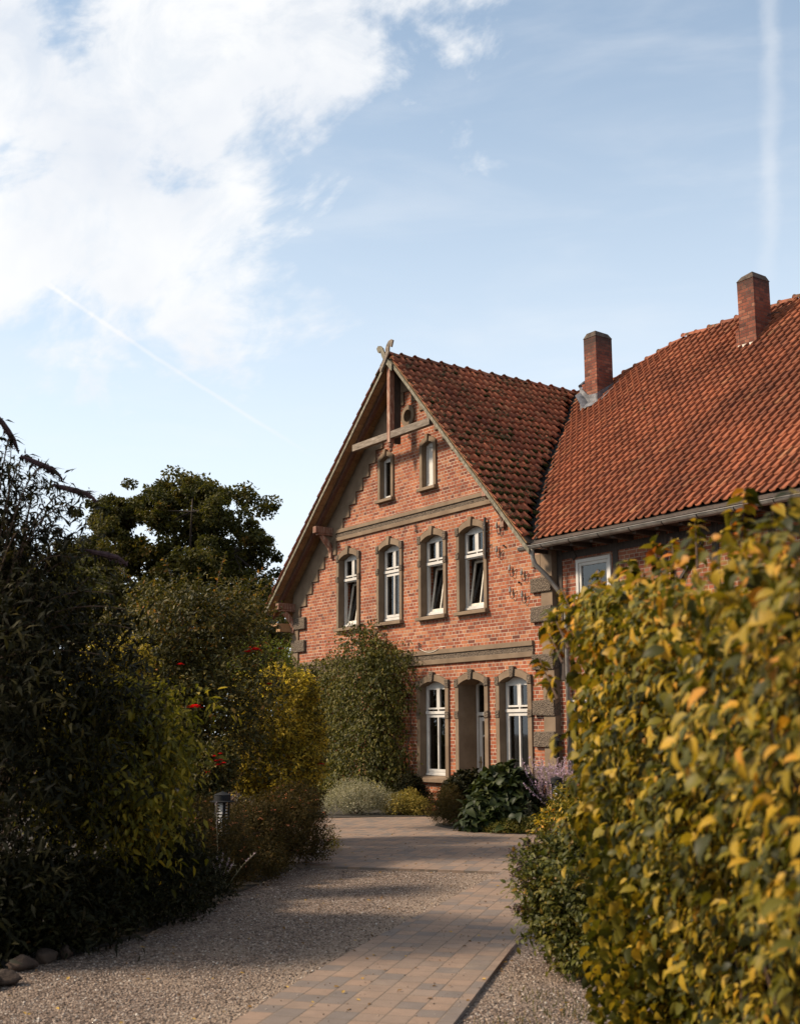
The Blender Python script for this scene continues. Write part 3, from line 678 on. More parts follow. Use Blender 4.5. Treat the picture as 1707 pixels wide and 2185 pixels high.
# back slope of the long roof (unseen side)
mb = MB(); mb.add([(U0, YR, zmain(YR)-.45), (14.2, YR, zmain(YR)+.03), (14.2, 11.6, 5.2), (U0, 11.6, 5.2)], [(0, 1, 2, 3)]).build('rear_slope', M['tile_main'], rm)
# ridge caps
def ridge(pts, name, parent, seg=.4, r=.105, kick=()):
    mb = MB(); P0, P1 = Vector(pts[0]), Vector(pts[1]); L = (P1-P0).length; d = (P1-P0)/L; sd = d.cross(Vector((0, 0, 1))).normalized()
    n_ = int(L/seg)
    for k in range(n_):
        a = rnd.random(); V = []; F = []; j0 = rnd.uniform(-.008, .008)
        for i, (t, rr, dz) in enumerate(((0, r*.84, -.012), (.8, r, .006), (1.07, r*1.06, .016), (1.10, r*1.18, .022))):
            c = P0+d*((k+t)*L/n_); s_ = 0
            if name == 'ridge_caps_long': c.z -= sag(c.x)
            up_ = .05 if k in kick else 0
            for q_ in range(9):
                an = math.pi*q_/8
                V.append(tuple(c+sd*math.cos(an)*rr*1.05+Vector((0, 0, math.sin(an)*rr-.05+dz+j0+up_*(1-t*.4)))))
        for i in range(3):
            for q_ in range(8): F.append((i*9+q_, i*9+q_+1, (i+1)*9+q_+1, (i+1)*9+q_))
        mb.add(V, F, a)
    return mb.build('ridge_caps', M['tile_gable'], parent, smooth=True)
ridge([(HX, 5.85, ZA+.12), (HX, YF, ZA+.12)], 'ridge_caps', rf)
ridge([(14, YR, zmain(YR)+.08), (-3.1, YR, zmain(YR)+.08)], 'ridge_caps_long', rm, kick=(36,))
# valley lining and flashing
def valley(name, w1, w2, lift, material):
    mb = MB(); n_ = 16; V = []
    for k in range(n_+1):
        u = -.34+(HX+.1+.34)*k/n_; y = valley_y(u); z = zgab(u)
        c = Vector((u, y, z+lift)); V += [tuple(c+Vector((-.0, -w1, 0)) + Vector((0, 0, .0))), tuple(c), tuple(c+Vector((w2, 0, 0)))]
    F = []
    for k in range(n_): F += [(k*3, k*3+1, k*3+4, k*3+3), (k*3+1, k*3+2, k*3+5, k*3+4)]
    return mb.add(V, F).build(name, material, house)
valley('valley_lining', .34, .34, .095, M['valley'])
# bargeboards, rafters, gable truss
def rake(u0, u1, y, drop, wd, ht, name, m_, over=0.0):
    mb = MB(); ns = 10
    pts = []
    for k in range(ns+1):
        u = u0+(u1-u0)*k/ns; pts.append((u, zgab(u)-drop+rnd.uniform(-.005, .005)))
    for k in range(ns):
        (a, za), (b, zb) = pts[k], pts[k+1]
        mb.add([(a, y-wd/2, za-ht), (b, y-wd/2, zb-ht), (b, y+wd/2, zb-ht), (a, y+wd/2, za-ht), (a, y-wd/2, za), (b, y-wd/2, zb), (b, y+wd/2, zb), (a, y+wd/2, za)],
               [(0, 3, 2, 1), (4, 5, 6, 7), (0, 1, 5, 4), (2, 3, 7, 6)]+([(3, 0, 4, 7)] if k == 0 else [])+([(1, 2, 6, 5)] if k == ns-1 else []), .5)
    return mb.build(name, m_, house)
rake(HX+.02, .03, YF-.005, -.040, .028, .11, 'bargeboard', M['fascia']); rake(HX-.02, -11.03, YF-.005, -.035, .028, .095, 'bargeboard', M['fascia'])
rake(HX, -.15, YF+.26, .002, .09, .16, 'flying_rafter', M['rafter']); rake(HX, -10.95, YF+.26, .002, .09, .16, 'flying_rafter', M['rafter'])
mb = MB(); mb.box(-6.62, -5.045, -.56, -.44, 8.60, 8.77, .8); mb.box(-4.935, -3.36, -.56, -.44, 8.60, 8.77, .3); mb.build('tie_beam', M['beamgrey'], house, bevel=.008)
mb = MB(); mb.box(-5.05, -4.93, -.575, -.435, 8.50, 10.38); mb.lathe((-4.99, -.5, 8.28), [(0, 0), (.03, .01), (.05, .05), (.03, .09), (.06, .13), (.07, .18), (.055, .22)], 8); kp = mb.build('king_post', M['beam'], house, bevel=.008)
mb = MB(); mb.box(-5.01, -4.95, -.434, -.24, 8.5, 10.4); mb.build('post_strip', M['timber'], house)  # dark upright strip set against the back of the king post
def bracket(u, z, sx=1):
    mb = MB(); mb.box(u-.08, u+.08, -.56, .02, z, z+.17)
    mb.box(u-.07, u+.07, -.47, .02, z-.045, z-.001)
    pts = [(u, -.36, z-.05), (u, -.27, z-.13), (u, -.20, z-.20), (u, -.10, z-.32), (u, -.055, z-.48)]
    mb.tube(pts, [.055, .075, .085, .075, .05], 8); mb.box(u-.06, u+.06, -.09, .02, z-.62, z-.36)
    mb.lathe((u, -.30, z-.19), [(0, 0), (.035, .02), (.04, .05), (0, .08)], 8)
    mb.build('purlin_bracket', M['beam'], house, bevel=.01)
bracket(-8.42, 6.80); bracket(-1.42, 6.62); bracket(-10.34, 4.98)
mb = MB(); mb.box(-10.9, -10.42, -.5, .6, 4.55, 4.62); mb.box(-10.62, -10.42, -.42, 3, 4.40, 4.55); mb.box(-10.52, -10.42, -.5, .05, 4.95, 5.1); mb.build('eaves_box', M['soffit'], house)
# crossed gable boards with curled heads
fa = [(-5.20, 10.40), (-5.03, 10.59), (-4.95, 10.71), (-4.96, 10.79), (-4.90, 10.89), (-4.82, 10.96), (-4.71, 10.97), (-4.64, 10.93), (-4.70, 10.78), (-4.76, 10.80), (-4.77, 10.87), (-4.81, 10.81), (-4.82, 10.67), (-4.92, 10.55), (-5.01, 10.44), (-5.15, 10.27), (-5.20, 10.30)]
fb = [(-4.76, 10.21), (-5.04, 10.49), (-5.15, 10.64), (-5.20, 10.74), (-5.23, 10.83), (-5.28, 10.78), (-5.33, 10.81), (-5.39, 10.92), (-5.33, 10.97), (-5.23, 10.95), (-5.13, 10.87), (-5.05, 10.72), (-4.94, 10.56), (-4.74, 10.37)]
fin = MB().prism(fa, YF-.10, YF-.068, .5).build('gable_finial', M['beamgrey'], house, bevel=.004)
MB().prism(fb, YF-.066, YF-.035, .6).build('crossed_board', M['fascia'], fin, bevel=.004)
# chimneys
def chimney(u0, u1, y0, y1, zb, zt, shoulder, lead, name='chimney'):
    mb = MB(); mb.box(u0, u1, y0, y1, zb, zt)
    mb.box(u0-.10, u0, y0-.006, y1, zb, shoulder); mb.box(u0, u1+.012, y0-.014, y1+.05, zb, shoulder-.25)
    o = mb.build(name, M['brick_dark'], house)
    c = MB(); i_ = .09
    P = [(u0-.012, y0-.012, zt), (u1+.012, y0-.012, zt), (u1+.012, y1+.012, zt), (u0-.012, y1+.012, zt)]
    P2 = [(u0+i_*.9, y0+i_*.4, zt+.14), (u1-i_*.4, y0+i_*.4, zt+.14), (u1-i_*.4, y1-i_, zt+.12), (u0+i_*.9, y1-i_, zt+.12)]
    if not lead: P2 = [(x+rnd.uniform(-.02, .02), y+rnd.uniform(-.02, .02), z+rnd.uniform(-.03, .05)) for x, y, z in P2]
    c.add(P+P2, [(0, 1, 5, 4), (1, 2, 6, 5), (2, 3, 7, 6), (3, 0, 4, 7), (4, 5, 6, 7), (3, 2, 1, 0)]); c.build('mortar_cap', M['cap'], o)
    return o
ch1 = chimney(-3.42, -2.985, 4.36, 4.92, 9.3, 11.55, 10.38, True)
ch2 = chimney(1.60, 2.04, 4.22, 4.76, 9.6, 11.44, 10.36, False)
def zm(u, y): return zmain(y)-sag(u)*(y-YE)/(YR-YE)
fl = MB(); t = .02; c = (-2.57, 3.94)
def strip(p, q_, zb0, zb1, h0, h1, nrm):
    n_ = Vector(nrm)*t; a, b = Vector((p[0], p[1], 0)), Vector((q_[0], q_[1], 0))
    V = [a+n_+Vector((0, 0, zb0)), b+n_+Vector((0, 0, zb1)), b+n_+Vector((0, 0, h1)), a+n_+Vector((0, 0, h0))]
    V += [v-n_*1.4 for v in V]
    fl.add([tuple(v) for v in V], [(0, 1, 2, 3), (7, 6, 5, 4), (3, 2, 6, 7), (0, 3, 7, 4), (1, 5, 6, 2)])
strip((-3.27, 4.33), (-2.965, 4.33), 9.55, 9.55, 10.05, 10.03, (0, -1, 0)); strip((-3.57, 4.33), (-3.27, 4.33), 9.6, 9.55, 10.34, 10.05, (0, -1, 0))
strip((-2.965, 4.31), (-2.965, 5.02), 9.6, 10.1, 10.03, 10.46, (1, 0, 0))
fl.add([(-3.54, 4.30, 10.18), (-3.27, 4.30, 9.86), (-2.96, 4.30, 9.82), (-2.94, 4.12, 9.68), (-3.22, 4.06, 9.66), (-3.56, 4.14, 10.08)], [(0, 1, 4, 5), (1, 2, 3, 4)])
fl.add([(-2.96, 4.3, zm(-2.96, 4.3)+.16), (-2.96, 5.1, zm(-2.96, 5.1)+.16), (-2.72, 5.1, zm(-2.7, 5.1)+.15), (-2.78, 4.3, zm(-2.78, 4.3)+.15)], [(0, 3, 2, 1)])
fl.tube([(-3.60, 4.36, 10.36), (-3.68, 4.6, 10.52), (-3.66, 5.0, 10.62)], .05, 8)
fl.build('flashing', M['lead'], ch1)
fl = MB(); fl.box(1.57, 2.05, 4.19, 4.23, 9.78, 9.99, j=.01); fl.build('mortar_skirt', M['oldwhite'], ch2)
mb = MB(); mb.tube([(2.06, 4.6, 10.62), (2.2, 4.7, 10.68), (2.3, 4.75, 10.64)], .01, 5).build('wire_loop', M['iron'], ch2)
# gutter and downpipe
GY, GZ = -.50, 5.315
V = []; F = []; us = [-.36+(14.3+.36)*k/60 for k in range(61)]
for u in us:
    for q_ in range(9):
        an = math.pi+math.pi*q_/8; V.append((u, GY+.075*math.cos(an), GZ+.06+.075*math.sin(an)))
    V.append((u, GY-.088, GZ+.066)); V.append((u, GY-.088, GZ+.052))
for k in range(60):
    for q_ in range(8): F.append((k*11+q_, k*11+q_+1, (k+1)*11+q_+1, (k+1)*11+q_))
    F.append((k*11, k*11+9, (k+1)*11+9, (k+1)*11)); F.append((k*11+9, k*11+10, (k+1)*11+10, (k+1)*11+9))
g = MB(); g.add(V, F); g.add([V[i] for i in range(9)], [tuple(range(9))]); gut = g.build('gutter', M['zinc'], house)
mb = MB()
for u in [.35+.8*k for k in range(17)]: mb.tube([(u, GY+.079*math.cos(math.pi+math.pi*q_/8), GZ+.06+.079*math.sin(math.pi+math.pi*q_/8)) for q_ in range(9)], .007, 5)
mb.each('gutter_clamp', M['iron'], gut)
dp = MB(); dp.tube([(.02, GY, GZ), (.02, GY, 5.14), (.05, GY+.04, 5.0), (.15, -.25, 4.78), (.32, -.02, 4.40), (.38, .02, 4.28), (.39, .02, 4.1), (.39, .02, .3)], .048, 12).build('downpipe', M['zinc'], house, smooth=True)
mb = MB()
for k in range(26): mb.box(-.1+k*.56, -.02+k*.56, -.42, .1, 5.26+.0, 5.34)
mb.each('rafter_end', M['timber'], house)
MB().box(.1, 14, -.40, .12, 5.345, 5.375).build('eaves_board', M['timber'], house)
# wall lantern beside the lower window
wl = MB(); wl.tube([(.2, MW, 1.62), (.2, -.1, 1.66), (.2, -.16, 1.62)], .014, 6); wl.lathe((.2, -.16, 1.22), [(.0, .40), (.05, .38), (.12, .33), (.12, .31), (.06, .30), (.055, .02), (.03, 0), (0, 0)], 10)
wl.build('wall_lantern', M['black'], house)

# ---------------------------------------------------------------- ground
def poly_sheet(name, pts, z, m_, depth=0.0):
    mb = MB(); n = len(pts); tris = tessellate_polygon([[Vector((x, y, 0)) for x, y in pts]])
    V = [(x, y, z) for x, y in pts]; F = []
    for t in tris:
        a, b, c = [Vector(V[i]) for i in t]; F.append(tuple(t) if (b-a).cross(c-a).z > 0 else tuple(t[::-1]))
    if depth:
        V += [(x, y, z-depth) for x, y in pts]; F += [(i, (i+1) % n, n+(i+1) % n, n+i) for i in range(n)]
    mb.add(V, F); o = mb.build(name, m_); tag(o, kind='structure'); return o
def soil_mat():
    m_, t = mat('garden soil'); P = t.pos(); n = t.noise(P, 6, 8, 0.7)
    t.put(t.b.inputs['Base Color'], t.ramp(n, [(0.3, (0.012, 0.009, 0.006)), (0.6, (0.035, 0.026, 0.017)), (0.8, (0.05, 0.05, 0.02))])); t.b.inputs['Roughness'].default_value = 1
    t.put(t.b.inputs['Normal'], t.bump(n, 1, 0.05)); return m_
def gravel_mat():
    m_, t = mat('loose gravel'); P = t.pos()
    v = t.new('ShaderNodeTexVoronoi'); v.inputs['Scale'].default_value = 62; t.put(v.inputs['Vector'], t.m and P)
    r = t.sep(v.outputs['Color'])[0]
    c = t.ramp(r, [(0.0, (0.03, 0.020, 0.015)), (0.3, (0.145, 0.094, 0.066)), (0.6, (0.26, 0.182, 0.132)), (0.85, (0.36, 0.27, 0.205)), (1.0, (0.50, 0.44, 0.38))])
    edge = t.ss(v.outputs['Distance'], 0.25, 0.75, 1.0, 0.25)
    c = t.mix(1.0, c, t.ramp(edge, [(0, (0.25, 0.23, 0.22)), (1, (1, 1, 1))]), 'MULTIPLY')
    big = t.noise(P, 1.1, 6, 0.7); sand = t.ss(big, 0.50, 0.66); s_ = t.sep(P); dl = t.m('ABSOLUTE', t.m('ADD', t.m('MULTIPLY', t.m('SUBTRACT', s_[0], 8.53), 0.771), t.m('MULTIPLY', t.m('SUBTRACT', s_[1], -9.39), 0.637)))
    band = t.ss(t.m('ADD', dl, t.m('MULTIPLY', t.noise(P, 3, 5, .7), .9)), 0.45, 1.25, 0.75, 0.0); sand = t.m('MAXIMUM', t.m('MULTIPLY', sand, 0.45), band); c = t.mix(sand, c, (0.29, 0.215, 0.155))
    litter = t.m('MULTIPLY', t.ss(t.noise(P, 9, 6, 0.75), 0.56, 0.66), 0.75); c = t.mix(litter, c, (0.045, 0.030, 0.020))
    t.put(t.b.inputs['Base Color'], c); t.b.inputs['Roughness'].default_value = 0.95
    t.put(t.b.inputs['Normal'], t.bump(t.m('SUBTRACT', 1.0, v.outputs['Distance']), 1.0, 0.02)); return m_
def paver_mat():
    m_, t = mat('concrete pavers'); P = t.pos(); s = t.sep(P)
    ang = R(131.5); ca, sa = math.cos(ang), math.sin(ang)
    a = t.m('ADD', t.m('MULTIPLY', s[0], ca), t.m('MULTIPLY', s[1], sa))        # along the path
    b = t.m('SUBTRACT', t.m('MULTIPLY', s[1], ca), t.m('MULTIPLY', s[0], sa))   # across
    a = t.m('ADD', a, t.m('MULTIPLY', t.m('SUBTRACT', t.noise(P, 0.8, 2), .5), .03))
    W_ = 0.172; br = t.m('DIVIDE', b, W_); cb = t.m('FLOOR', br); fb_ = t.m('FRACT', br)
    Lr = t.m('ADD', 0.19, t.m('MULTIPLY', t.wn(t.comb(cb, 3.0, 1.0)), 0.03))
    ar = t.m('ADD', t.m('DIVIDE', a, Lr), t.m('MULTIPLY', t.wn(t.comb(cb, 8.0, 2.0)), 7.0)); cA = t.m('FLOOR', ar); fa_ = t.m('FRACT', ar)
    dx = t.m('MULTIPLY', t.m('MINIMUM', fa_, t.m('SUBTRACT', 1.0, fa_)), 0.2); dy = t.m('MULTIPLY', t.m('MINIMUM', fb_, t.m('SUBTRACT', 1.0, fb_)), W_)
    fine = t.noise(P, 70, 5, 0.7); d = t.m('ADD', t.m('MINIMUM', dx, dy), t.m('MULTIPLY', t.m('SUBTRACT', fine, .5), .004))
    j = t.ss(d, 0.0022, 0.0062, 1.0, 0.0); r = t.wn(t.comb(cb, cA, 4.0))
    c = t.ramp(r, [(0.0, (0.125, 0.102, 0.088)), (0.22, (0.145, 0.115, 0.097)), (0.34, (0.185, 0.132, 0.098)), (0.62, (0.205, 0.140, 0.100)), (0.85, (0.225, 0.147, 0.100)), (1.0, (0.205, 0.150, 0.115))])
    n = t.noise(P, 5, 7, 0.7); c = t.mix(1.0, c, t.ramp(n, [(0.3, (0.78, 0.78, 0.78)), (0.7, (1.14, 1.14, 1.14))]), 'MULTIPLY')
    c = t.mix(t.m('MULTIPLY', fine, .3), c, (0.17, 0.14, 0.12))
    sand = t.m('MULTIPLY', t.ss(t.noise(P, 1.3, 6, 0.7), 0.52, 0.7), 0.35); c = t.mix(sand, c, (0.29, 0.215, 0.155))
    jc = t.mix(t.noise(P, 3, 4), (0.05, 0.038, 0.028), (0.19, 0.145, 0.108))
    t.put(t.b.inputs['Base Color'], t.mix(j, c, jc)); t.b.inputs['Roughness'].default_value = 0.82; t.b.inputs['Specular IOR Level'].default_value = 0.3
    h = t.m('ADD', t.m('SUBTRACT', 1.0, j), t.m('ADD', t.m('MULTIPLY', fine, .15), t.m('MULTIPLY', r, .12)))
    t.put(t.b.inputs['Normal'], t.bump(h, 0.6, 0.006)); return m_
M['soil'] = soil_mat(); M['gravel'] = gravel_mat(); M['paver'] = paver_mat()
poly_sheet('ground', [(-900, -900), (900, -900), (900, 900), (-900, 900)], -0.045, M['soil'])
gp = [(-2.0, -4.6), (1.38, -6.3), (3.99, -8.15), (5.5, -9.6), (6.8, -10.95), (7.7, -11.7), (8.3, -12.5), (8.8, -13.3), (9.5, -14.1), (10.2, -15.6), (11.0, -19.0), (22, -26), (26, -19), (17.6, -13.2), (13.0, -10.6), (11.6, -9.0), (9.0, -6.0), (4, -4)]
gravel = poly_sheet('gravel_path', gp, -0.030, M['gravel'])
pp = [(3.2, -8.52), (5.99, -6.31), (7.74, -8.50), (9.14, -10.25), (10.40, -11.76), (11.07, -12.50), (13.6, -15.4), (16.2, -18.6), (17.3, -17.8), (14.6, -14.5), (12.03, -11.63), (10.28, -9.73), (9.60, -8.96), (9.3, -8.2), (11.0, -6.0), (18.0, -1.5), (18, -.45), (-4.2, -.45), (-4.2, -3.9), (-3.49, -3.9), (1.0, -6.9)]
paving = poly_sheet('paving', pp, 0.0, M['paver'], 0.08)
bedp = lambda n_, p_: poly_sheet(n_, p_, 0.012, M['soil'], 0.05)
bedp('planting_bed', [(-12, -3.3), (-5.5, -3.4), (-3.49, -2.9), (-3.2, -1.9), (-2.85, -1.35), (-2.6, -.9), (-2.6, -.05), (-12, -.05)])
bedp('planting_bed', [(-.95, -2.2), (-.6, -2.5), (.11, -2.70), (.71, -2.60), (1.69, -2.40), (2.3, -2.1), (3.4, -2.1), (4.2, -2.9), (6, -2.6), (9, -1.2), (9, -.05), (-.75, -.05), (-.95, -1.0)])

def pebbles(name, polys, n, smin, smax, zb, material, zoff=0.0, excl=None):
    """scattered small stones as one mesh of squashed octahedra"""
    xs = []; ys = []
    def inside(px_, py_, poly):
        c = np.zeros(len(px_), bool); j = len(poly)-1
        for i in range(len(poly)):
            xi, yi = poly[i]; xj, yj = poly[j]
            cond = ((yi > py_) != (yj > py_)) & (px_ < (xj-xi)*(py_-yi)/(yj-yi+1e-12)+xi); c ^= cond; j = i
        return c
    bb = (2.5, 17.5, -16.0, -5.5)
    X_ = rg.uniform(bb[0], bb[1], n*6); Y_ = rg.uniform(bb[2], bb[3], n*6)
    D2 = np.hypot(X_-18.1, Y_+16.2); keep = inside(X_, Y_, polys) & (D2 > 5.5) & (D2 < 17.5)
    keep &= rg.uniform(0, 1, len(X_)) < np.clip(9.0/D2, 0, 1)**1.2
    if excl: keep &= ~inside(X_, Y_, excl)
    X_, Y_ = X_[keep][:n], Y_[keep][:n]; n = len(X_)
    s_ = smin+(smax-smin)*rg.random(n)**2.2
    base = np.array([(1, 0, 0), (0, 1, 0), (-1, 0, 0), (0, -1, 0), (0, 0, 1), (0, 0, -1), ], float)
    ang = rg.uniform(0, 6.28, n); V = np.zeros((n, 6, 3))
    sc = np.stack([s_, s_*rg.uniform(.55, .95, n), s_*rg.uniform(.35, .65, n)], 1)
    loc = base[None]*sc[:, None]*rg.uniform(.75, 1.2, (n, 6, 1))
    loc[:, 4, :2] += rg.uniform(-.4, .4, (n, 2))*s_[:, None]
    V[..., 0] = loc[..., 0]*np.cos(ang)[:, None]-loc[..., 1]*np.sin(ang)[:, None]+X_[:, None]
    V[..., 1] = loc[..., 0]*np.sin(ang)[:, None]+loc[..., 1]*np.cos(ang)[:, None]+Y_[:, None]
    V[..., 2] = loc[..., 2]+zb+s_[:, None]*.18
    f = np.array([(0, 1, 4), (1, 2, 4), (2, 3, 4), (3, 0, 4), (1, 0, 5), (2, 1, 5), (3, 2, 5), (0, 3, 5)])
    F = (f[None]+6*np.arange(n)[:, None, None]).reshape(-1, 3)
    return build_np(name, V.reshape(-1, 3), F, material, None, np.repeat(rg.random(n), 6))
def peb_mat():
    m_, t = mat('pebble'); c = t.ramp(t.attr('rnd'), [(0.0, (0.04, 0.027, 0.020)), (0.35, (0.13, 0.086, 0.060)), (0.7, (0.25, 0.178, 0.130)), (0.93, (0.38, 0.295, 0.23)), (1.0, (0.52, 0.47, 0.41))])
    t.put(t.b.inputs['Base Color'], c); t.b.inputs['Roughness'].default_value = 0.9; return m_
M['pebble'] = peb_mat()
pb = pebbles('gravel_stones', gp, 60000, .005, .015, -.03, M['pebble'], excl=[(5.99, -6.31), (11.07, -12.50), (16.2, -18.6), (17.3, -17.8), (12.03, -11.63), (9.3, -8.2)])
pb2 = pebbles('stray_stones', [(5.99, -6.31), (11.07, -12.50), (16.2, -18.6), (17.3, -17.8), (12.03, -11.63), (9.3, -8.2)], 1500, .003, .010, .002, M['pebble']); tag(pb2, 'stray bits of gravel kicked onto the paved path', 'gravel', kind='stuff')
tag(pb, 'small loose grey and buff stones strewn over the gravel', 'gravel', kind='stuff')

# ---------------------------------------------------------------- foliage
LT = {  # leaf outlines: vertices (along, across, up), faces (all quads)
 'diamond': (np.array([(0, 0, 0), (.45, .5, .06), (1, 0, -.06), (.45, -.5, .06)]), np.array([(0, 1, 2, 3)])),
 'fold': (np.array([(0, 0, 0), (.5, 0, -.06), (1, 0, -.12), (.35, .5, .08), (.75, .33, .0), (.35, -.5, .08), (.75, -.33, .0)]), np.array([(0, 1, 4, 3), (1, 2, 4, 4), (0, 5, 6, 1), (1, 6, 2, 2)])),
 'oval': (np.array([(0, 0, 0), (.33, 0, .02), (.68, 0, -.05), (1, 0, -.22), (.10, .30, .06), (.38, .50, .09), (.72, .34, .0), (.10, -.30, .06), (.38, -.50, .09), (.72, -.34, .0)]),
          np.array([(0, 1, 5, 4), (1, 2, 6, 5), (2, 3, 3, 6), (0, 7, 8, 1), (1, 8, 9, 2), (2, 9, 3, 3)])),
 'lance': (np.array([(0, 0, 0), (.4, 0, .03), (1, 0, -.25), (.35, .5, .06), (.35, -.5, .06)]), np.array([(0, 1, 3, 3), (1, 2, 3, 3), (0, 4, 1, 1), (1, 4, 2, 2)])),
}
def leaf_mesh(P, T_, Nn, size, width, kind, curl=1.0):
    """P leaf bases, T_ directions, Nn upward normals (n,3)"""
    n = len(P); tv, tf = LT[kind]
    T_ = T_/np.linalg.norm(T_, axis=1, keepdims=True)
    B_ = np.cross(Nn, T_); B_ /= np.linalg.norm(B_, axis=1, keepdims=True)+1e-9; N_ = np.cross(T_, B_)
    s = size*(0.45+0.9*rg.random(n))
    V = P[:, None]+(T_[:, None]*tv[None, :, 0:1]+B_[:, None]*tv[None, :, 1:2]*width+N_[:, None]*tv[None, :, 2:3]*curl)*s[:, None, None]
    return V.reshape(-1, 3), tf, len(tv), n
def emit(name, parts, material, parent, a):
    """parts: list of leaf_mesh results sharing a template"""
    V = np.concatenate([p_[0] for p_ in parts]); tf = parts[0][1]; k = parts[0][2]; n = sum(p_[3] for p_ in parts)
    F = (tf[None]+k*np.arange(n)[:, None, None]).reshape(-1, 4)
    # split true triangles from quads
    me = bpy.data.meshes.new(name); off = np.array(wloc(parent)) if parent else np.zeros(3)
    Vs = (V-off).astype(np.float32)
    tri = F[:, 2] == F[:, 3]; Fq = F[~tri]; Ft = F[tri][:, :3]
    loops = np.concatenate([Fq.ravel(), Ft.ravel()]).astype(np.int32)
    st = np.concatenate([np.arange(0, len(Fq)*4, 4), len(Fq)*4+np.arange(0, len(Ft)*3, 3)]).astype(np.int32)
    me.vertices.add(len(Vs)); me.vertices.foreach_set('co', Vs.ravel()); me.loops.add(len(loops)); me.loops.foreach_set('vertex_index', loops)
    me.polygons.add(len(st)); me.polygons.foreach_set('loop_start', st)
    me.polygons.foreach_set('use_smooth', np.ones(len(st), dtype=bool)); me.update(calc_edges=True)
    at = me.attributes.new('rnd', 'FLOAT', 'POINT'); at.data.foreach_set('value', np.repeat(a, k).astype(np.float32))
    me.materials.append(material); o = bpy.data.objects.new(name, me); COL.objects.link(o)
    if parent: o.parent = parent
    return o
def unit(n):
    v = rg.normal(size=(n, 3)); return v/np.linalg.norm(v, axis=1, keepdims=True)
def lump(D_, seed, amp):
    """lumpy radius factor for directions D_"""
    r = np.random.default_rng(seed); f = np.ones(len(D_))
    for fr in (2.5, 4.5, 8.0):
        k = r.normal(size=(3, 3))*fr; ph = r.uniform(0, 6.28, 3)
        f += amp*(2.5/fr)**.6*np.mean([np.sin(D_@k[i]+ph[i]) for i in range(3)], axis=0)
    return f
def shell_points(blobs, n, seed, lmp=.25, deep=.35, zmin=0.02):
    """points in the outer part of a union of ellipsoids; returns points, outward directions, depth 0..1"""
    w_ = np.array([b[3]*b[3]+2*b[3]*b[4] for b in blobs]); w_ = w_/w_.sum()
    P, O, Dp = [], [], []
    for i, b in enumerate(blobs):
        m_ = int(n*w_[i]*1.25)+1; d = unit(m_); r0 = lump(d, seed+i, lmp)
        t = rg.random(m_)**1.8*deep; rad = r0*(1-t)
        p = np.array(b[:3])+d*rad[:, None]*np.array([b[3], b[3], b[4]])
        keep = p[:, 2] > zmin
        for j, c in enumerate(blobs):
            if j == i: continue
            q_ = (p-np.array(c[:3]))/np.array([c[3], c[3], c[4]]); keep &= (np.linalg.norm(q_, axis=1) > 0.62)
        o = d/np.array([b[3], b[3], b[4]]); o /= np.linalg.norm(o, axis=1, keepdims=True)
        P.append(p[keep]); O.append(o[keep]); Dp.append(t[keep]/deep)
    return np.concatenate(P), np.concatenate(O), np.concatenate(Dp)
def foliage(blobs, n, size, width, kind, seed, droop=.3, up_=.5, twig=5, twl=.12, lmp=.25, deep=.4, curl=1.0, spread=.8, pend=0.0):
    """leaves set along short twigs that start in the shell of the blobs"""
    nt = max(1, n//twig); S, O, Dp = shell_points(blobs, nt, seed, lmp, deep); nt = len(S)
    td = O*.8+unit(nt)*.55+np.array([0, 0, up_]); td /= np.linalg.norm(td, axis=1, keepdims=True)
    P, T_, N_, A = [], [], [], []; base = rg.random(nt)
    for k in range(twig):
        t = (k+rg.random(nt))/twig; p = S+td*(t*twl)[:, None]; p[:, 2] -= (t**2)*twl*droop
        p += rg.normal(size=(nt, 3))*size*.25
        side = unit(nt)*spread; d = td*.5+side+np.array([0, 0, -droop-pend]); P.append(p); T_.append(d)
        N_.append(O*.6+np.array([0, 0, .8-.5*pend])+unit(nt)*.55); A.append(np.clip(base*.55+rg.random(nt)*.45, 0, 1))
    P, T_, N_, A = map(np.concatenate, (P, T_, N_, A)); k = P[:, 2] > .01; P, T_, N_, A = P[k], T_[k], N_[k], A[k]
    return leaf_mesh(P, T_, N_, size, width, kind, curl), A
def stems(base, blobs, n, r0, r1, seed):
    mb = MB(); r_ = random.Random(seed)
    for i in range(n):
        b = r_.choice(blobs); e = Vector((b[0]+r_.uniform(-.6, .6)*b[3], b[1]+r_.uniform(-.6, .6)*b[3], b[2]+r_.uniform(-.2, .7)*b[4]))
        s = Vector((base[0]+r_.uniform(-.12, .12), base[1]+r_.uniform(-.12, .12), -.03)); mid = s.lerp(e, .45)+Vector((r_.uniform(-.1, .1), r_.uniform(-.1, .1), .12*(e-s).length))
        pts = [s.lerp(mid, t).lerp(mid.lerp(e, t), t) for t in (0, .2, .4, .6, .8, 1)]
        mb.tube(pts, [r0+(r1-r0)*t for t in (0, .2, .4, .6, .8, 1)], 6)
    return mb
def shrub(name, label, cat, base, blobs, n, size, width, kind, material, seed, group=None, nst=9, r0=.018, r1=.004, leafname='foliage', **kw):
    t = thing(name, (base[0], base[1], 0), label, cat, group)
    lm, A = foliage(blobs, n, size, width, kind, seed, **kw)
    emit(leafname, [lm], material, t, A)
    if nst: stems(base, blobs, nst, r0, r1, seed).build('stem', M['twig'], t)
    return t
def arching(base, tips, r0, r1, lift):            # long bare shoots that bend over
    out = []
    for e in tips:
        s, e = Vector(base), Vector(e); c = s.lerp(e, .55)+Vector((0, 0, lift*(e-s).length))
        out.append([s.lerp(c, t).lerp(c.lerp(e, t), t) for t in [i/9 for i in range(10)]])
    return out
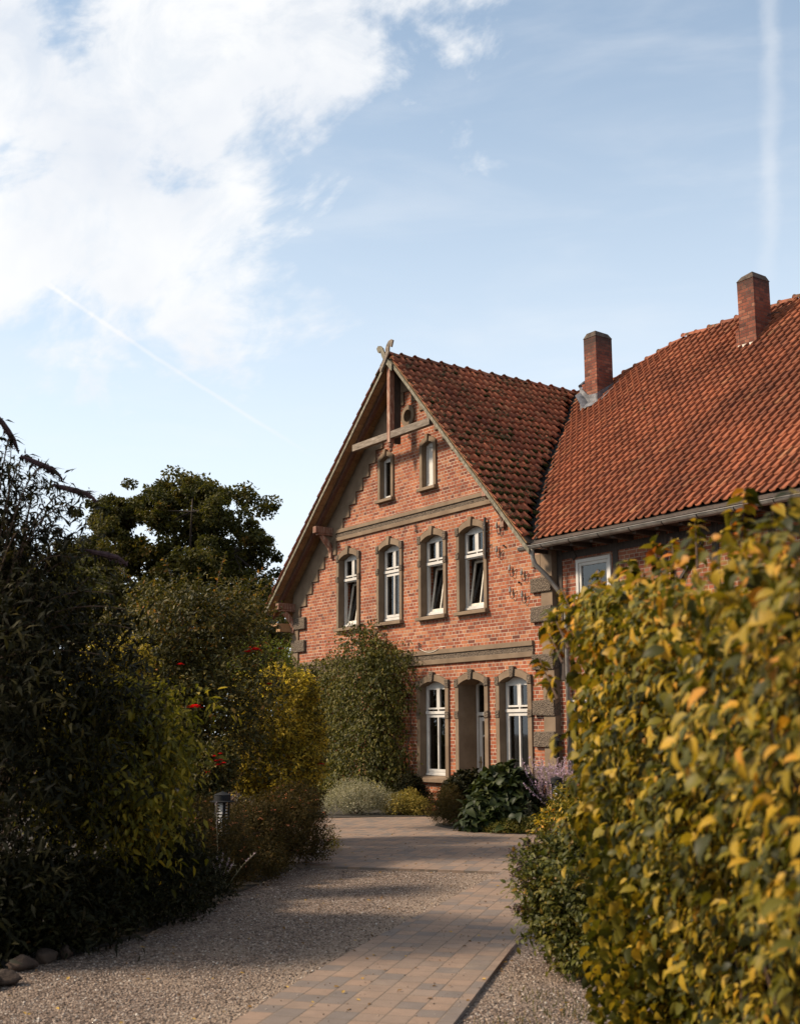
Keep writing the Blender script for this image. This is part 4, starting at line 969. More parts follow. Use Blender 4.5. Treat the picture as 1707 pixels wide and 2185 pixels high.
def shoot_leaves(paths, per, size, width, kind, t0=.35, droop=.2, pair=True):
    P, T_, N_ = [], [], []
    for pts in paths:
        for k in range(per):
            t = t0+(1-t0)*(k+.5)/per; f = t*(len(pts)-1); i = min(int(f), len(pts)-2); p = pts[i].lerp(pts[i+1], f-i); d = (pts[i+1]-pts[i]).normalized()
            for s in (-1, 1):
                ax = Vector(unit(1)[0]); sd = d.cross(ax).normalized(); P.append(p); T_.append(d*.5+sd*s*.8+Vector((0, 0, -droop))); N_.append(Vector((0, 0, 1))+ax*.5)
    A = rg.random(len(P)); return leaf_mesh(np.array([tuple(p) for p in P]), np.array([tuple(p) for p in T_]), np.array([tuple(p) for p in N_]), size, width, kind), A
def rose(c, r, name, material, parent, cup=.6):
    """a bloom of curled petals"""
    mb = MB(); c = Vector(c)
    for ring_, (nr, rr, hh) in enumerate(((4, .35, .55), (5, .62, .42), (7, 1.0, .12))):
        for k in range(nr):
            an = 2*math.pi*(k/nr)+ring_*.7+rnd.uniform(-.2, .2); d = Vector((math.cos(an), math.sin(an), 0)); s = Vector((-d.y, d.x, 0))
            b0 = c+d*r*.12; m1 = c+d*r*rr*.7+Vector((0, 0, r*hh*cup)); tip = c+d*r*rr+Vector((0, 0, r*hh*cup*1.15)); wv_ = r*(.28+.22*ring_)
            mb.add([b0-s*r*.1, b0+s*r*.1, m1+s*wv_, tip+s*wv_*.5, tip-s*wv_*.5, m1-s*wv_], [(0, 1, 2, 5), (5, 2, 3, 4)], rnd.random())
    return mb.build(name, material, parent, smooth=True)
M['red'] = leaf_mat('crimson petal', [(0, (0.42, 0.008, 0.022)), (1, (0.72, 0.02, 0.05))], .2, .5)
M['pink'] = leaf_mat('faded pink bloom', [(0, (0.34, 0.10, 0.09)), (1, (0.75, 0.34, 0.28))], .2, .8)
M['mauve'] = leaf_mat('mauve bloom', [(0, (0.22, 0.17, 0.42)), (1, (0.42, 0.36, 0.78))], .2, .8, k=1.1)
G1 = (0.020, 0.030, 0.010); G2 = (0.045, 0.062, 0.018); G3 = (0.085, 0.105, 0.030)
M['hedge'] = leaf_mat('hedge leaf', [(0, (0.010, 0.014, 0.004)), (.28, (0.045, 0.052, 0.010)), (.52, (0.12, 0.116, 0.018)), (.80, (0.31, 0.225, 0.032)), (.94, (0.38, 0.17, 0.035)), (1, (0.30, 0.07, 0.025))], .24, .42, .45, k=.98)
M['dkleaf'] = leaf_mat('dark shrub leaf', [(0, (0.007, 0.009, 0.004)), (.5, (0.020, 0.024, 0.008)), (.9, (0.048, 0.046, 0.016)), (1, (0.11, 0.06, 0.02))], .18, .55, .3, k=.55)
M['buddleia'] = leaf_mat('grey green lance leaf', [(0, (0.006, 0.008, 0.003)), (.55, (0.020, 0.022, 0.007)), (.9, (0.065, 0.062, 0.022)), (1, (0.15, 0.12, 0.05))], .18, .55, .3, k=.48)
M['spike'] = simple('spent flower spike', (0.035, 0.018, 0.022), (0.08, 0.045, 0.045), 30, .9, .4, .01)
M['oak'] = leaf_mat('oak leaf', [(0, (0.022, 0.026, 0.009)), (.45, (0.052, 0.058, 0.018)), (.85, (0.095, 0.090, 0.028)), (1, (0.18, 0.095, 0.03))], .28, .5, .35)
M['acer'] = leaf_mat('fresh green drooping leaf', [(0, (0.020, 0.028, 0.007)), (.5, (0.12, 0.125, 0.024)), (.85, (0.32, 0.28, 0.052)), (1, (0.52, 0.38, 0.08))], .4, .45, .4)
M['rosebush'] = leaf_mat('rose leaf', [(0, (0.012, 0.016, 0.006)), (.5, (0.046, 0.048, 0.016)), (.85, (0.13, 0.11, 0.038)), (1, (0.30, 0.13, 0.04))], .25, .42, .5, k=1.0)
M['gold'] = leaf_mat('golden shrub leaf', [(0, (0.025, 0.030, 0.010)), (.4, (0.10, 0.092, 0.020)), (.7, (0.46, 0.38, 0.075)), (1, (0.80, 0.63, 0.16))], .40, .45, .4)
M['sumac'] = leaf_mat('yellow green leaflet', [(0, (0.05, 0.085, 0.015)), (.6, (0.14, 0.18, 0.035)), (.9, (0.22, 0.22, 0.05)), (1, (0.5, 0.06, 0.03))], .35, .45, .4)
M['spiraea'] = leaf_mat('rusty spiraea leaf', [(0, (0.016, 0.014, 0.006)), (.5, (0.046, 0.040, 0.016)), (.85, (0.090, 0.064, 0.028)), (1, (0.16, 0.085, 0.04))], .2, .6, .25)
M['ivy'] = leaf_mat('climber leaf', [(0, (0.020, 0.026, 0.009)), (.45, (0.065, 0.076, 0.022)), (.85, (0.19, 0.185, 0.058)), (1, (0.34, 0.27, 0.11))], .24, .45, .4, k=.68)
M['silver'] = leaf_mat('silver leaf', [(0, (0.14, 0.15, 0.16)), (.6, (0.30, 0.32, 0.36)), (1, (0.46, 0.46, 0.50))], .2, .7, .2)
M['lime'] = leaf_mat('pale yellow green leaf', [(0, (0.08, 0.085, 0.03)), (.6, (0.24, 0.21, 0.075)), (1, (0.44, 0.35, 0.15))], .25, .6, .25)
M['hydra'] = leaf_mat('broad dark leaf', [(0, (0.010, 0.020, 0.008)), (.6, (0.026, 0.042, 0.016)), (1, (0.065, 0.080, 0.030))], .12, .42, .45)
M['bushS'] = leaf_mat('wayside shrub leaf', [(0, (0.030, 0.042, 0.014)), (.5, (0.075, 0.088, 0.026)), (.85, (0.16, 0.15, 0.035)), (1, (0.24, 0.13, 0.04))], .25, .4, .45)
M['far'] = leaf_mat('distant leaf', [(0, (0.02, 0.024, 0.009)), (.6, (0.05, 0.052, 0.02)), (1, (0.10, 0.08, 0.035))], .25, .6, .3)

# ---------------------------------------------------------------- climber on the gable
def wall_climber(name, label, u0, u1, top, yb, seed, n, extra=(), rr=.40):
    r_ = random.Random(seed); bl = []
    u = u0
    while u <= u1:
        zt = top(u); z = .25
        while z < zt:
            bl.append((u+r_.uniform(-.12, .12), yb+r_.uniform(-.10, .10)*(.4+.6*math.sin(z)), min(z+r_.uniform(-.1, .1), zt-.12), rr*r_.uniform(.8, 1.15), rr*r_.uniform(.85, 1.1))); z += .42
        u += .42
    bl += list(extra)
    t = thing(name, ((u0+u1)/2, yb, 0), label, 'climbing plant', 'climbers on the gable wall')
    lm, A = foliage(bl, n, .062, .62, 'fold', seed, droop=.5, up_=-.1, twig=7, twl=.30, lmp=.55, deep=.6, pend=.7)
    V = lm[0].reshape(-1, lm[2], 3); k = V[:, 0, 1] < -.03
    emit('foliage', [(V[k].reshape(-1, 3), lm[1], lm[2], int(k.sum()))], M['ivy'], t, A[k])
    mb = MB()
    for i in range(14):
        x = r_.uniform(u0, u1); pts = [(x, -.06, 0)]
        while pts[-1][2] < top(x)*.9: pts.append((pts[-1][0]+r_.uniform(-.12, .12), -.06-r_.uniform(0, .08), pts[-1][2]+.35))
        mb.tube(pts, [.02*(1-j/len(pts))+.004 for j in range(len(pts))], 6)
    mb.build('stem', M['twig'], t); return t
wall_climber('climbing_plant', 'broad bright climber bulging from the gable wall, peaked beneath the second upper window', -6.5, -4.85,
    lambda u: 3.55+.50*math.exp(-((u+6.15)/.42)**2)-.15*math.exp(-((u+5.3)/.3)**2), -.60, 5, 34000, [(-6.2, -.2, 3.95, .30, .26), (-6.05, -.2, 3.6, .36, .3), (-5.3, -.35, 3.42, .32, .26), (-4.95, -.3, 3.38, .32, .26), (-4.70, -.2, 3.30, .26, .26), (-4.85, -.2, 2.5, .26, .4), (-4.9, -.25, 1.2, .25, .5)], .42)
wall_climber('climbing_plant', 'shadowed flat climber on the left third of the gable wall behind the yellow shrub', -10.2, -7.35, lambda u: 3.45-.06*abs(u+8.5), -.10, 6, 34000, [], .34)
lm, A = shoot_leaves([[Vector((-4.6+.05*i, -.12, 2.9-.14*i)) for i in range(6)], [Vector((-4.35, -.08+.0*i, 2.75-.1*i)) for i in range(5)]], 9, .05, .6, 'fold', 0)

# ---------------------------------------------------------------- bed plants near the house
shrub('silver_shrub', 'low silvery grey shrub at the foot of the climber, edging the paving', 'shrub', (-4.3, -1.9), [(-4.16, -2.38, 0.17, 0.306, 0.224), (-3.95, -2.05, 0.265, 0.347, 0.306), (-3.93, -1.64, 0.174, 0.329, 0.267), (-4.42, -2.04, 0.361, 0.207, 0.186), (-3.57, -1.47, 0.108, 0.204, 0.163)], 16000, .035, .35, 'diamond', M['silver'], 21, nst=10, droop=-.3, up_=1.0, twig=7, twl=.20)
shrub('yellow_green_shrub', 'low yellow-green shrub between the silvery shrub and the brick plinth', 'shrub', (-3.3, -1.2), [(-3.48, -1.34, 0.165, 0.265, 0.224), (-3.31, -1.10, 0.165, 0.265, 0.224), (-3.03, -1.06, 0.119, 0.182, 0.162), (-3.68, -0.935, 0.338, 0.186, 0.145)], 10000, .04, .5, 'diamond', M['lime'], 22, nst=8, up_=.6, twig=6, twl=.12)
shrub('wall_shrub', 'small dark bush against the brick plinth under the lower window', 'shrub', (-3.9, -.55), [(-3.99, -0.679, 0.537, 0.231, 0.273), (-3.85, -0.472, 0.287, 0.168, 0.189)], 5000, .05, .5, 'fold', M['dkleaf'], 23, nst=6)
shrub('coarse_shrub', 'rusty green wiry shrub at the left tip of the bed by the doorway', 'shrub', (-.5, -1.9), [(-0.525, -2.37, 0.289, 0.235, 0.307), (-0.182, -2.24, 0.217, 0.215, 0.268), (0.097, -2.21, 0.171, 0.16, 0.195), (-0.765, -2.02, 0.508, 0.147, 0.165)], 15000, .032, .28, 'diamond', M['spiraea'], 24, nst=12, up_=1.0, twig=7, twl=.16)
shrub('doorway_shrub', 'glossy dark green shrub in front of the doorway, left of the broad-leaved one', 'shrub', (-.3, -1.2), [(-0.947, -1.60, 0.576, 0.243, 0.299), (-0.965, -1.29, 0.656, 0.188, 0.226), (-1.06, -1.74, 0.417, 0.187, 0.243)], 6500, .085, .55, 'fold', M['dkleaf'], 25, nst=8)
shrub('hydrangea', 'large broad-leaved dark green hydrangea in the bed before the third lower window', 'shrub', (1.1, -1.7), [(0.797, -1.97, 0.652, 0.453, 0.401), (0.79, -2.30, 0.399, 0.346, 0.363), (0.821, -1.63, 0.56, 0.317, 0.44), (1.15, -2.17, 0.267, 0.411, 0.257), (0.815, -2.59, 0.225, 0.188, 0.223)], 3800, .19, .60, 'oval', M['hydra'], 26, nst=12, droop=.5, up_=.3, twig=4, twl=.14, lmp=.15, deep=.5, curl=1.2)
shrub('ground_cover', 'mat of small dark leaves along the paving edge below the hydrangea', 'ground cover', (1.9, -2.1), [(1.49, -2.40, 0.0878, 0.252, 0.101), (1.67, -2.18, 0.105, 0.219, 0.118), (1.33, -2.59, 0.0553, 0.151, 0.0672), (1.95, -2.16, 0.136, 0.167, 0.117)], 9000, .03, .5, 'diamond', M['bushS'], 27, nst=4)
shrub('rosemary', 'small upright grey-green sprig before the purple haze of stems', 'shrub', (1.7, -1.95), [(1.51, -2.05, 0.281, 0.0594, 0.221), (1.53, -2.03, 0.186, 0.0848, 0.119)], 1300, .035, .2, 'diamond', M['silver'], 28, nst=3, up_=1.6, twig=8, twl=.15)
t = shrub('russian_sage', 'wispy purple flowering sage against the corner stones', 'shrub', (2.1, -1.3), [(1.41, -1.57, 0.378, 0.259, 0.311), (1.42, -1.25, 0.408, 0.227, 0.314), (1.63, -1.61, 0.23, 0.308, 0.205)], 7000, .05, .2, 'diamond', M['dkleaf'], 29, nst=6, up_=1.2)
P = []
for i in range(110):
    a_, rr_ = rnd.uniform(0, 6.28), rnd.uniform(0, .28); b = Vector((rnd.choice((1.25, 1.55, 1.85))+rr_*math.cos(a_), -1.45+rr_*math.sin(a_), .35)); e = b+Vector((rnd.uniform(-.42, .42), rnd.uniform(-.42, .42), rnd.uniform(.45, .95)))
    P.append([b.lerp(e, k/9) for k in range(10)])
lm, A = shoot_leaves(P, 40, .034, .6, 'diamond', .25, 0); emit('flower', [lm], M['mauve'], t, A)
mb = MB()
for p_ in P: mb.tube(p_[::3], .003, 3)
mb.build('stem', M['silver'], t)
shrub('dead_stem_plant', 'tangle of dry stalks and dark leaves right of the bollard lamp by the house', 'shrub', (3.0, -1.5), [(2.30, -1.77, 0.506, 0.167, 0.333), (2.73, -1.89, 0.415, 0.212, 0.278)], 5000, .05, .3, 'diamond', M['dkleaf'], 30, nst=14, up_=1.0)

# bollard lamps
def bollard(loc, h, label):
    t = thing('bollard_lamp', loc, label, 'garden lamp', 'black louvred bollard lamps'); x, y, z = loc; r = .088
    b = MB(); b.lathe(loc, [(.0, 0), (.12, 0), (.12, .012), (r, .02), (r, h-.50), (r*.7, h-.49)], 24); b.build('post', M['black'], t, smooth=False)
    c = MB(); c.lathe((x, y, z+h), [(0, -.115), (.145, -.115), (.148, -.105), (.10, -.095), (.098, -.035), (.102, -.03), (.0, .012)], 28); c.build('cap', M['black'], t)
    l = MB()
    for k in range(11): l.lathe((x, y, z+h-.49+k*.034), [(.028, .0), (.062, .010), (.062, .014), (.028, .022)], 20)
    l.build('louvre', M['louvre'], t)
    d = MB(); d.lathe((x, y, z+h-.5), [(.028, 0), (.028, .39)], 12); d.build('lamp_tube', M['louvre'], t)
    for k in range(4):
        an = R(145+25+90*k); p_ = MB(); p_.obox((x+r*.93*math.cos(an), y+r*.93*math.sin(an), z+h-.305), (math.cos(an)*.006, math.sin(an)*.006, 0), (-math.sin(an)*.017, math.cos(an)*.017, 0), (0, 0, .195)); p_.build('strut', M['black'], t)
    return t
bollard((4.88, -9.62, 0), 1.02, 'black bollard lamp rising out of the pink-flecked shrubs on the left')
bollard((2.80, -2.50, 0), 0.99, 'black bollard lamp by the house corner, half hidden behind the big hedge')
# white chair behind the bed
cx, cy = -.62, -.78
t = thing('garden_chair', (cx, cy, 0), 'white metal garden chair with a curved back, just showing over the hydrangea', 'chair')
mb = MB()
for r_, zz in ((.24, .88), (.16, .80)): mb.tube([(cx+r_*math.cos(math.pi*k/10), cy+.2, zz-.2+.2*math.sin(math.pi*k/10)) for k in range(11)], .012, 6)
for s in (-.24, .24): mb.tube([(cx+s, cy+.2, .68), (cx+s*.9, cy+.2, .44)], .012, 6)
for s in (-.08, 0, .08): mb.tube([(cx+s, cy+.2, .79), (cx+s, cy+.2, .45)], .006, 5)
mb.build('backrest', M['oldwhite'], t); MB().lathe((cx, cy, .43), [(0, 0), (.23, 0), (.24, .012), (.23, .024), (0, .024)], 20).build('seat', M['oldwhite'], t)
for sx in (-1, 1):
    for sy in (-1, 1): MB().tube([(cx+sx*.15, cy+sy*.15, .43), (cx+sx*.21, cy+sy*.21, 0)], .011, 6).build('leg', M['oldwhite'], t)

# ---------------------------------------------------------------- left-hand garden
BB = [(0.952, -5.91, 4.51, 0.00778, 0.00778)]
t = shrub('golden_shrub', 'rounded golden-yellow shrub in front of the climber, left of the gable', 'shrub', (-.6, -7.2), [(0.584, -6.55, 1.89, 0.623, 0.7), (0.655, -6.83, 1.44, 0.601, 0.693), (0.512, -6.06, 1.66, 0.395, 0.632), (0.801, -6.57, 1.15, 0.632, 0.462), (0.729, -7.12, 1.30, 0.381, 0.534), (0.368, -6.53, 2.43, 0.487, 0.314), (0.488, -6.10, 2.35, 0.316, 0.284)], 38000, .055, .5, 'fold', M['gold'], 41, nst=14, up_=.6, twig=6, twl=.13, deep=.35, lmp=.28)
for c in [Vector((1.29, -6.11, 1.21))]: rose(c, .075, 'flower', M['red'], t)
t = shrub('rose_bush', 'tall tangled rose bush with arching shoots and scattered crimson blooms', 'shrub', (.5, -8.9), [(1.80, -8.57, 3.30, 0.84, 0.49), (1.61, -8.99, 2.61, 0.84, 0.77), (1.65, -8.18, 2.49, 0.783, 0.783), (1.81, -8.54, 1.80, 0.77, 0.63), (1.93, -9.24, 1.74, 0.685, 0.685), (1.07, -9.22, 3.18, 0.501, 0.501), (1.65, -7.96, 3.27, 0.286, 0.315)], 38000, .062, .50, 'fold', M['rosebush'], 42, nst=34, r0=.02, up_=.6, twig=8, twl=.42, deep=.6, lmp=.75)
for c, r_ in zip([Vector((3.61, -9.42, 2.03)), Vector((2.89, -8.17, 2.86)), Vector((2.84, -8.26, 2.83)), Vector((3.17, -9.92, 2.22)), Vector((3.16, -9.94, 2.14)), Vector((3.07, -9.39, 2.61)), Vector((2.90, -9.28, 1.58)), Vector((2.36, -7.47, 2.93)), Vector((2.53, -9.64, 2.41)), Vector((2.37, -7.66, 2.41))], (.12, .09, .08, .07, .06, .06, .05, .06, .05, .055)): rose(c, r_, 'flower', M['red'], t)
tips = [Vector((1.52, -7.99, 4.44)), Vector((1.78, -7.49, 4.18)), Vector((1.42, -7.09, 4.07)), Vector((1.31, -8.92, 4.31)), Vector((1.46, -9.34, 3.91)), Vector((0.773, -9.44, 4.19)), Vector((1.62, -8.48, 4.13)), Vector((1.53, -7.76, 3.97)), Vector((1.45, -7.05, 3.62)), Vector((1.72, -8.74, 3.85)), Vector((1.54, -9.15, 3.77)), Vector((1.31, -6.89, 3.46))]
sh = arching([Vector((1.81, -8.54, 2.14))][0], tips, .01, .004, .22)
mb = MB()
for p_ in sh: mb.tube(p_, [.011-.0008*k for k in range(10)], 5)
mb.build('stem', M['twig'], t); lm, A = shoot_leaves(sh, 40, .065, .5, 'fold', .35, .3); emit('foliage', [lm], M['rosebush'], t, A)
t = shrub('rose_bush', 'small rose bush with a cluster of red blooms just behind the left bollard lamp', 'shrub', (2.6, -8.8), [(3.17, -8.95, 1.18, 0.22, 0.323), (3.06, -8.72, 1.24, 0.157, 0.301), (3.21, -9.10, 1.00, 0.193, 0.257)], 8000, .045, .55, 'fold', M['rosebush'], 43, nst=8, up_=.6)
for c, r_ in zip([Vector((3.55, -9.08, 1.41)), Vector((3.58, -9.02, 1.44)), Vector((3.56, -9.06, 1.35)), Vector((3.58, -9.01, 1.36)), Vector((3.57, -9.03, 1.30)), Vector((3.60, -9.20, 1.21)), Vector((3.51, -8.93, 1.32))], (.045, .04, .045, .05, .045, .035, .04)): rose(c, r_, 'flower', M['red'], t)
# sumac: feathered leaves
t = shrub('sumac', 'yellow-green feathery-leaved bush with scarlet tips beneath the left eaves', 'shrub', (-2.2, -6.0), [(-1.74, -5.58, 2.94, 0.438, 0.35), (-1.82, -5.74, 3.11, 0.315, 0.263), (-1.70, -5.30, 2.77, 0.317, 0.352)], 5000, .10, .22, 'lance', M['sumac'], 44, nst=8, droop=.6, twig=9, twl=.3, r0=.012)
tips = [Vector((-1.45, -6.12, 3.20)), Vector((-1.30, -5.82, 3.33)), Vector((-1.40, -5.38, 3.22)), Vector((-1.46, -5.50, 3.40)), Vector((-1.38, -5.97, 3.31)), Vector((-1.52, -5.19, 3.07)), Vector((-1.51, -6.23, 3.07))]
sh = arching([Vector((-1.47, -5.72, 2.50))][0], tips, .01, .004, .3); lm, A = shoot_leaves(sh, 30, .11, .22, 'lance', .3, .6); emit('foliage', [lm], M['sumac'], t, A)
for c in [Vector((-1.18, -6.03, 3.19)), Vector((-1.15, -5.97, 3.15)), Vector((-1.21, -6.08, 3.21))]: rose(c, .08, 'red_leaves', M['red'], t)
shrub('golden_shrub', 'golden-leaved shrub glimpsed behind the butterfly bush', 'shrub', (4.0, -12.2), [(5.02, -11.21, 2.30, 0.272, 0.327), (4.82, -10.91, 2.42, 0.223, 0.278), (4.97, -11.34, 2.04, 0.272, 0.327)], 11000, .05, .5, 'fold', M['gold'], 45, nst=10, up_=.9, twig=7, twl=.25, deep=.5)
# drooping fresh green shrub
t = shrub('drooping_shrub', 'light green shrub with tiers of drooping leaves in the middle of the left bed', 'shrub', (6.6, -12.2), [(7.34, -11.86, 1.98, 0.361, 0.135), (7.24, -11.58, 1.81, 0.165, 0.165), (7.44, -12.16, 1.93, 0.222, 0.177), (7.33, -11.88, 1.60, 0.406, 0.253), (7.03, -11.56, 1.37, 0.168, 0.28), (7.48, -12.06, 1.23, 0.399, 0.266), (7.59, -12.33, 1.48, 0.218, 0.349), (6.99, -11.41, 1.59, 0.113, 0.141)], 15000, .080, .40, 'fold', M['acer'], 46, nst=22, r0=.014, droop=.9, up_=.05, twig=8, twl=.36, pend=.30, lmp=.85, deep=.6, spread=1.3)
def arch_over(base, tips, lift=.12):                # shoots that end level or nodding
    out = []
    for e in tips:
        s, e = Vector(base), Vector(e); c = s.lerp(e, .42); c.z = e.z+lift*(e-s).length; out.append([s.lerp(c, t).lerp(c.lerp(e, t), t) for t in [i/9 for i in range(10)]])
    return out
# butterfly bush
bb = [(7.71, -12.91, 2.28, 0.636, 0.636), (7.66, -13.45, 2.34, 0.63, 0.672), (7.70, -12.63, 1.77, 0.514, 0.514), (7.87, -13.07, 1.38, 0.625, 0.625), (7.59, -12.32, 2.30, 0.261, 0.349), (7.28, -12.93, 2.93, 0.352, 0.308), (7.15, -13.41, 3.28, 0.308, 0.44), (7.99, -13.02, 0.64, 0.619, 0.536)]
t = shrub('butterfly_bush', 'tall dark butterfly bush with spent arching flower spikes at the left edge', 'shrub', (7.0, -13.5), bb, 20000, .105, .24, 'lance', M['buddleia'], 47, nst=30, r0=.02, droop=.45, up_=.5, twig=8, twl=.50, deep=.65, lmp=.7, curl=.8, spread=1.1)
lm, A = foliage([(7.37, -12.99, 3.50, 0.392, 0.479), (7.45, -12.73, 3.22, 0.305, 0.349), (7.27, -13.35, 3.78, 0.392, 0.523)], 2600, .10, .24, 'lance', 147, droop=.5, twig=8, twl=.5, deep=.8, lmp=.6); emit('foliage', [lm], M['buddleia'], t, A)
tips = [Vector((7.94, -12.54, 3.79)), Vector((8.02, -12.62, 3.64)), Vector((7.75, -12.79, 4.01)), Vector((7.60, -12.94, 4.13)), Vector((7.55, -13.09, 4.28)), Vector((7.48, -13.32, 4.30)), Vector((7.42, -13.55, 4.41)), Vector((7.78, -12.70, 3.47)), Vector((7.85, -12.20, 3.26)), Vector((8.09, -12.71, 3.19)), Vector((8.04, -12.28, 2.90)), Vector((8.26, -12.26, 2.75)), Vector((8.18, -12.18, 2.60)), Vector((8.02, -12.06, 2.43)), Vector((7.38, -13.76, 4.05)), Vector((7.52, -12.84, 3.80)), Vector((8.40, -12.46, 2.34)), Vector((8.07, -13.08, 3.40))]
sh = arch_over([Vector((7.70, -13.30, 2.27))][0], tips)+arching([Vector((7.74, -13.14, 1.96))][0], [Vector((7.54, -13.11, 3.97)), Vector((7.60, -12.91, 3.82)), Vector((7.50, -13.27, 4.18)), Vector((7.67, -12.71, 3.62)), Vector((7.46, -13.42, 3.99)), Vector((7.72, -12.55, 3.37)), Vector((7.38, -12.97, 4.15)), Vector((7.54, -12.77, 3.54)), Vector((7.50, -12.57, 3.57)), Vector((7.69, -12.97, 3.50)), Vector((7.63, -13.16, 3.66)), Vector((7.85, -13.11, 3.38)), Vector((7.85, -12.80, 3.25)), Vector((7.77, -12.42, 3.08)), Vector((7.71, -13.26, 3.47)), Vector((7.32, -12.80, 4.10)), Vector((7.35, -13.05, 4.30)), Vector((7.74, -12.49, 2.83))], .01, .004, .12)
mb = MB()
for p_ in sh: mb.tube(p_, [.010-.0007*k for k in range(10)], 5)
mb.build('stem', M['twig'], t)
lm, A = shoot_leaves(sh, 40, .095, .2, 'lance', .12, .35); emit('foliage', [lm], M['buddleia'], t, A)
for i, p_ in enumerate(sh[:10:2]):
    d = (p_[-1]-p_[-2]).normalized(); e = p_[-1]; mb = MB()
    pts = [e-d*.30+Vector((0, 0, 0)), e-d*.2, e-d*.1, e, e+d*.05+Vector((0, 0, -.02)), e+d*.10+Vector((0, 0, -.05))]
    mb.tube(pts, [.008, .024, .027, .023, .016, .004], 7); P_ = np.array([tuple(pts[0].lerp(pts[-1], v)) for v in rg.random(90)])
    mb.build('flower_spike', M['spike'], t)
    lm = leaf_mesh(P_, unit(90)+np.array([0, 0, .1]), unit(90), .032, .6, 'diamond'); emit('floret', [lm], M['spike'], t, rg.random(90))
# pink-flecked spiraea bank
sb = [(3.73, -7.90, 0.321, 0.323, 0.517), (3.95, -8.31, 0.534, 0.378, 0.378), (4.54, -8.90, 0.37, 0.36, 0.479), (4.08, -8.92, 0.481, 0.307, 0.307), (3.38, -7.70, 0.661, 0.291, 0.265), (5.41, -9.84, 0.274, 0.332, 0.42), (4.20, -9.56, 0.519, 0.24, 0.3), (5.77, -10.47, 0.488, 0.318, 0.423), (5.02, -9.27, 0.156, 0.288, 0.253), (6.21, -10.94, 0.592, 0.253, 0.304)]
t = shrub('spiraea_bank', 'rusty brown spiraea bushes flecked with faded pink flower heads round the left bollard lamp', 'shrub', (4.3, -9.9), sb, 78000, .038, .36, 'diamond', M['spiraea'], 48, nst=30, r0=.008, up_=1.1, twig=8, twl=.2, deep=.5, lmp=.3)
S, O, Dp = shell_points(sb, 260, 48, .3, .08)
k = S[:, 2] > .25; S, O = S[k], O[k]
PP, TT = [], []
for s_, o_ in zip(S, O):
    c = s_+o_*.06
    for _ in range(7): PP.append(c+rg.normal(size=3)*np.array([.016, .016, .006])); TT.append(rg.normal(size=3)*.8+np.array([0, 0, .4]))
lm = leaf_mesh(np.array(PP), np.array(TT), unit(len(PP))+np.array([0, 0, 1.]), .018, .8, 'diamond'); emit('flower', [lm], M['pink'], t, rg.random(len(PP)))
# dark low planting to the front
shrub('screen_shrub', 'dense dark shrub filling the gap behind the butterfly bush', 'shrub', (1.2, -13.6), [(1.71, -11.69, 1.50, 0.595, 0.86), (2.10, -11.07, 1.50, 0.588, 0.915), (1.25, -11.86, 2.42, 0.542, 0.609), (1.64, -11.22, 2.30, 0.602, 0.535), (2.06, -10.56, 1.49, 0.529, 0.794), (1.70, -10.40, 2.25, 0.406, 0.406), (2.57, -10.34, 1.02, 0.452, 0.581)], 30000, .075, .5, 'fold', M['dkleaf'], 53, nst=10, up_=.5, twl=.2)
shrub('low_shrub', 'low dark mounded shrub behind the gravel edge, left of centre', 'shrub', (7.0, -11.7), [(6.89, -11.38, 0.576, 0.332, 0.38), (6.46, -10.89, 0.423, 0.229, 0.299), (7.10, -11.41, 0.168, 0.374, 0.327), (6.68, -10.88, 0.172, 0.245, 0.294), (7.54, -11.91, 0.213, 0.355, 0.355), (6.22, -10.45, 0.142, 0.205, 0.257)], 26000, .045, .4, 'fold', M['dkleaf'], 49, nst=12, up_=.6, twl=.18)
shrub('low_shrub', 'low dark shrub above the rocks at the bottom left', 'shrub', (7.9, -13.0), [(7.96, -12.49, 0.229, 0.378, 0.294), (8.13, -12.90, 0.319, 0.368, 0.327), (8.22, -13.29, 0.325, 0.361, 0.321)], 20000, .05, .45, 'fold', M['dkleaf'], 50, nst=12, up_=.6, twl=.2)
shrub('weed_clump', 'thin pale weed at the left edge of the paving', 'weed', (1.6, -6.1), [(2.40, -6.61, 0.101, 0.0859, 0.215), (2.78, -6.75, 0.0373, 0.056, 0.112)], 420, .05, .3, 'diamond', M['lime'], 52, nst=6, r0=.004, r1=.002, up_=1.2)
# lavender
t = thing('lavender', [Vector((6.28, -10.32, 0.0925))][0].to_tuple()[:2]+(0,), 'leggy lavender with pale mauve spikes at the front of the left bed', 'plant')
P = []; lb = Vector((t.location.x, t.location.y, 0))
for i in range(16):
    e = lb+Vector((rnd.uniform(-.35, .35), rnd.uniform(-.35, .35), rnd.uniform(.28, .5))); m_ = lb.lerp(e, .5)+Vector((0, 0, .1)); P.append([lb.lerp(m_, k/9).lerp(m_.lerp(e, k/9), k/9) for k in range(10)])
e = lb+Vector((-.25, .05, .98)); P.append([lb.lerp(e, k/9) for k in range(10)])
mb = MB(); [mb.tube(p_[::3], .003, 4) for p_ in P]; mb.build('stem', M['silver'], t)
lm, A = shoot_leaves(P, 16, .016, .6, 'diamond', .72, 0); emit('flower', [lm], M['mauve'], t, A)
lm, A = shoot_leaves(P, 10, .05, .12, 'diamond', .05, 0); emit('foliage', [lm], M['silver'], t, A)

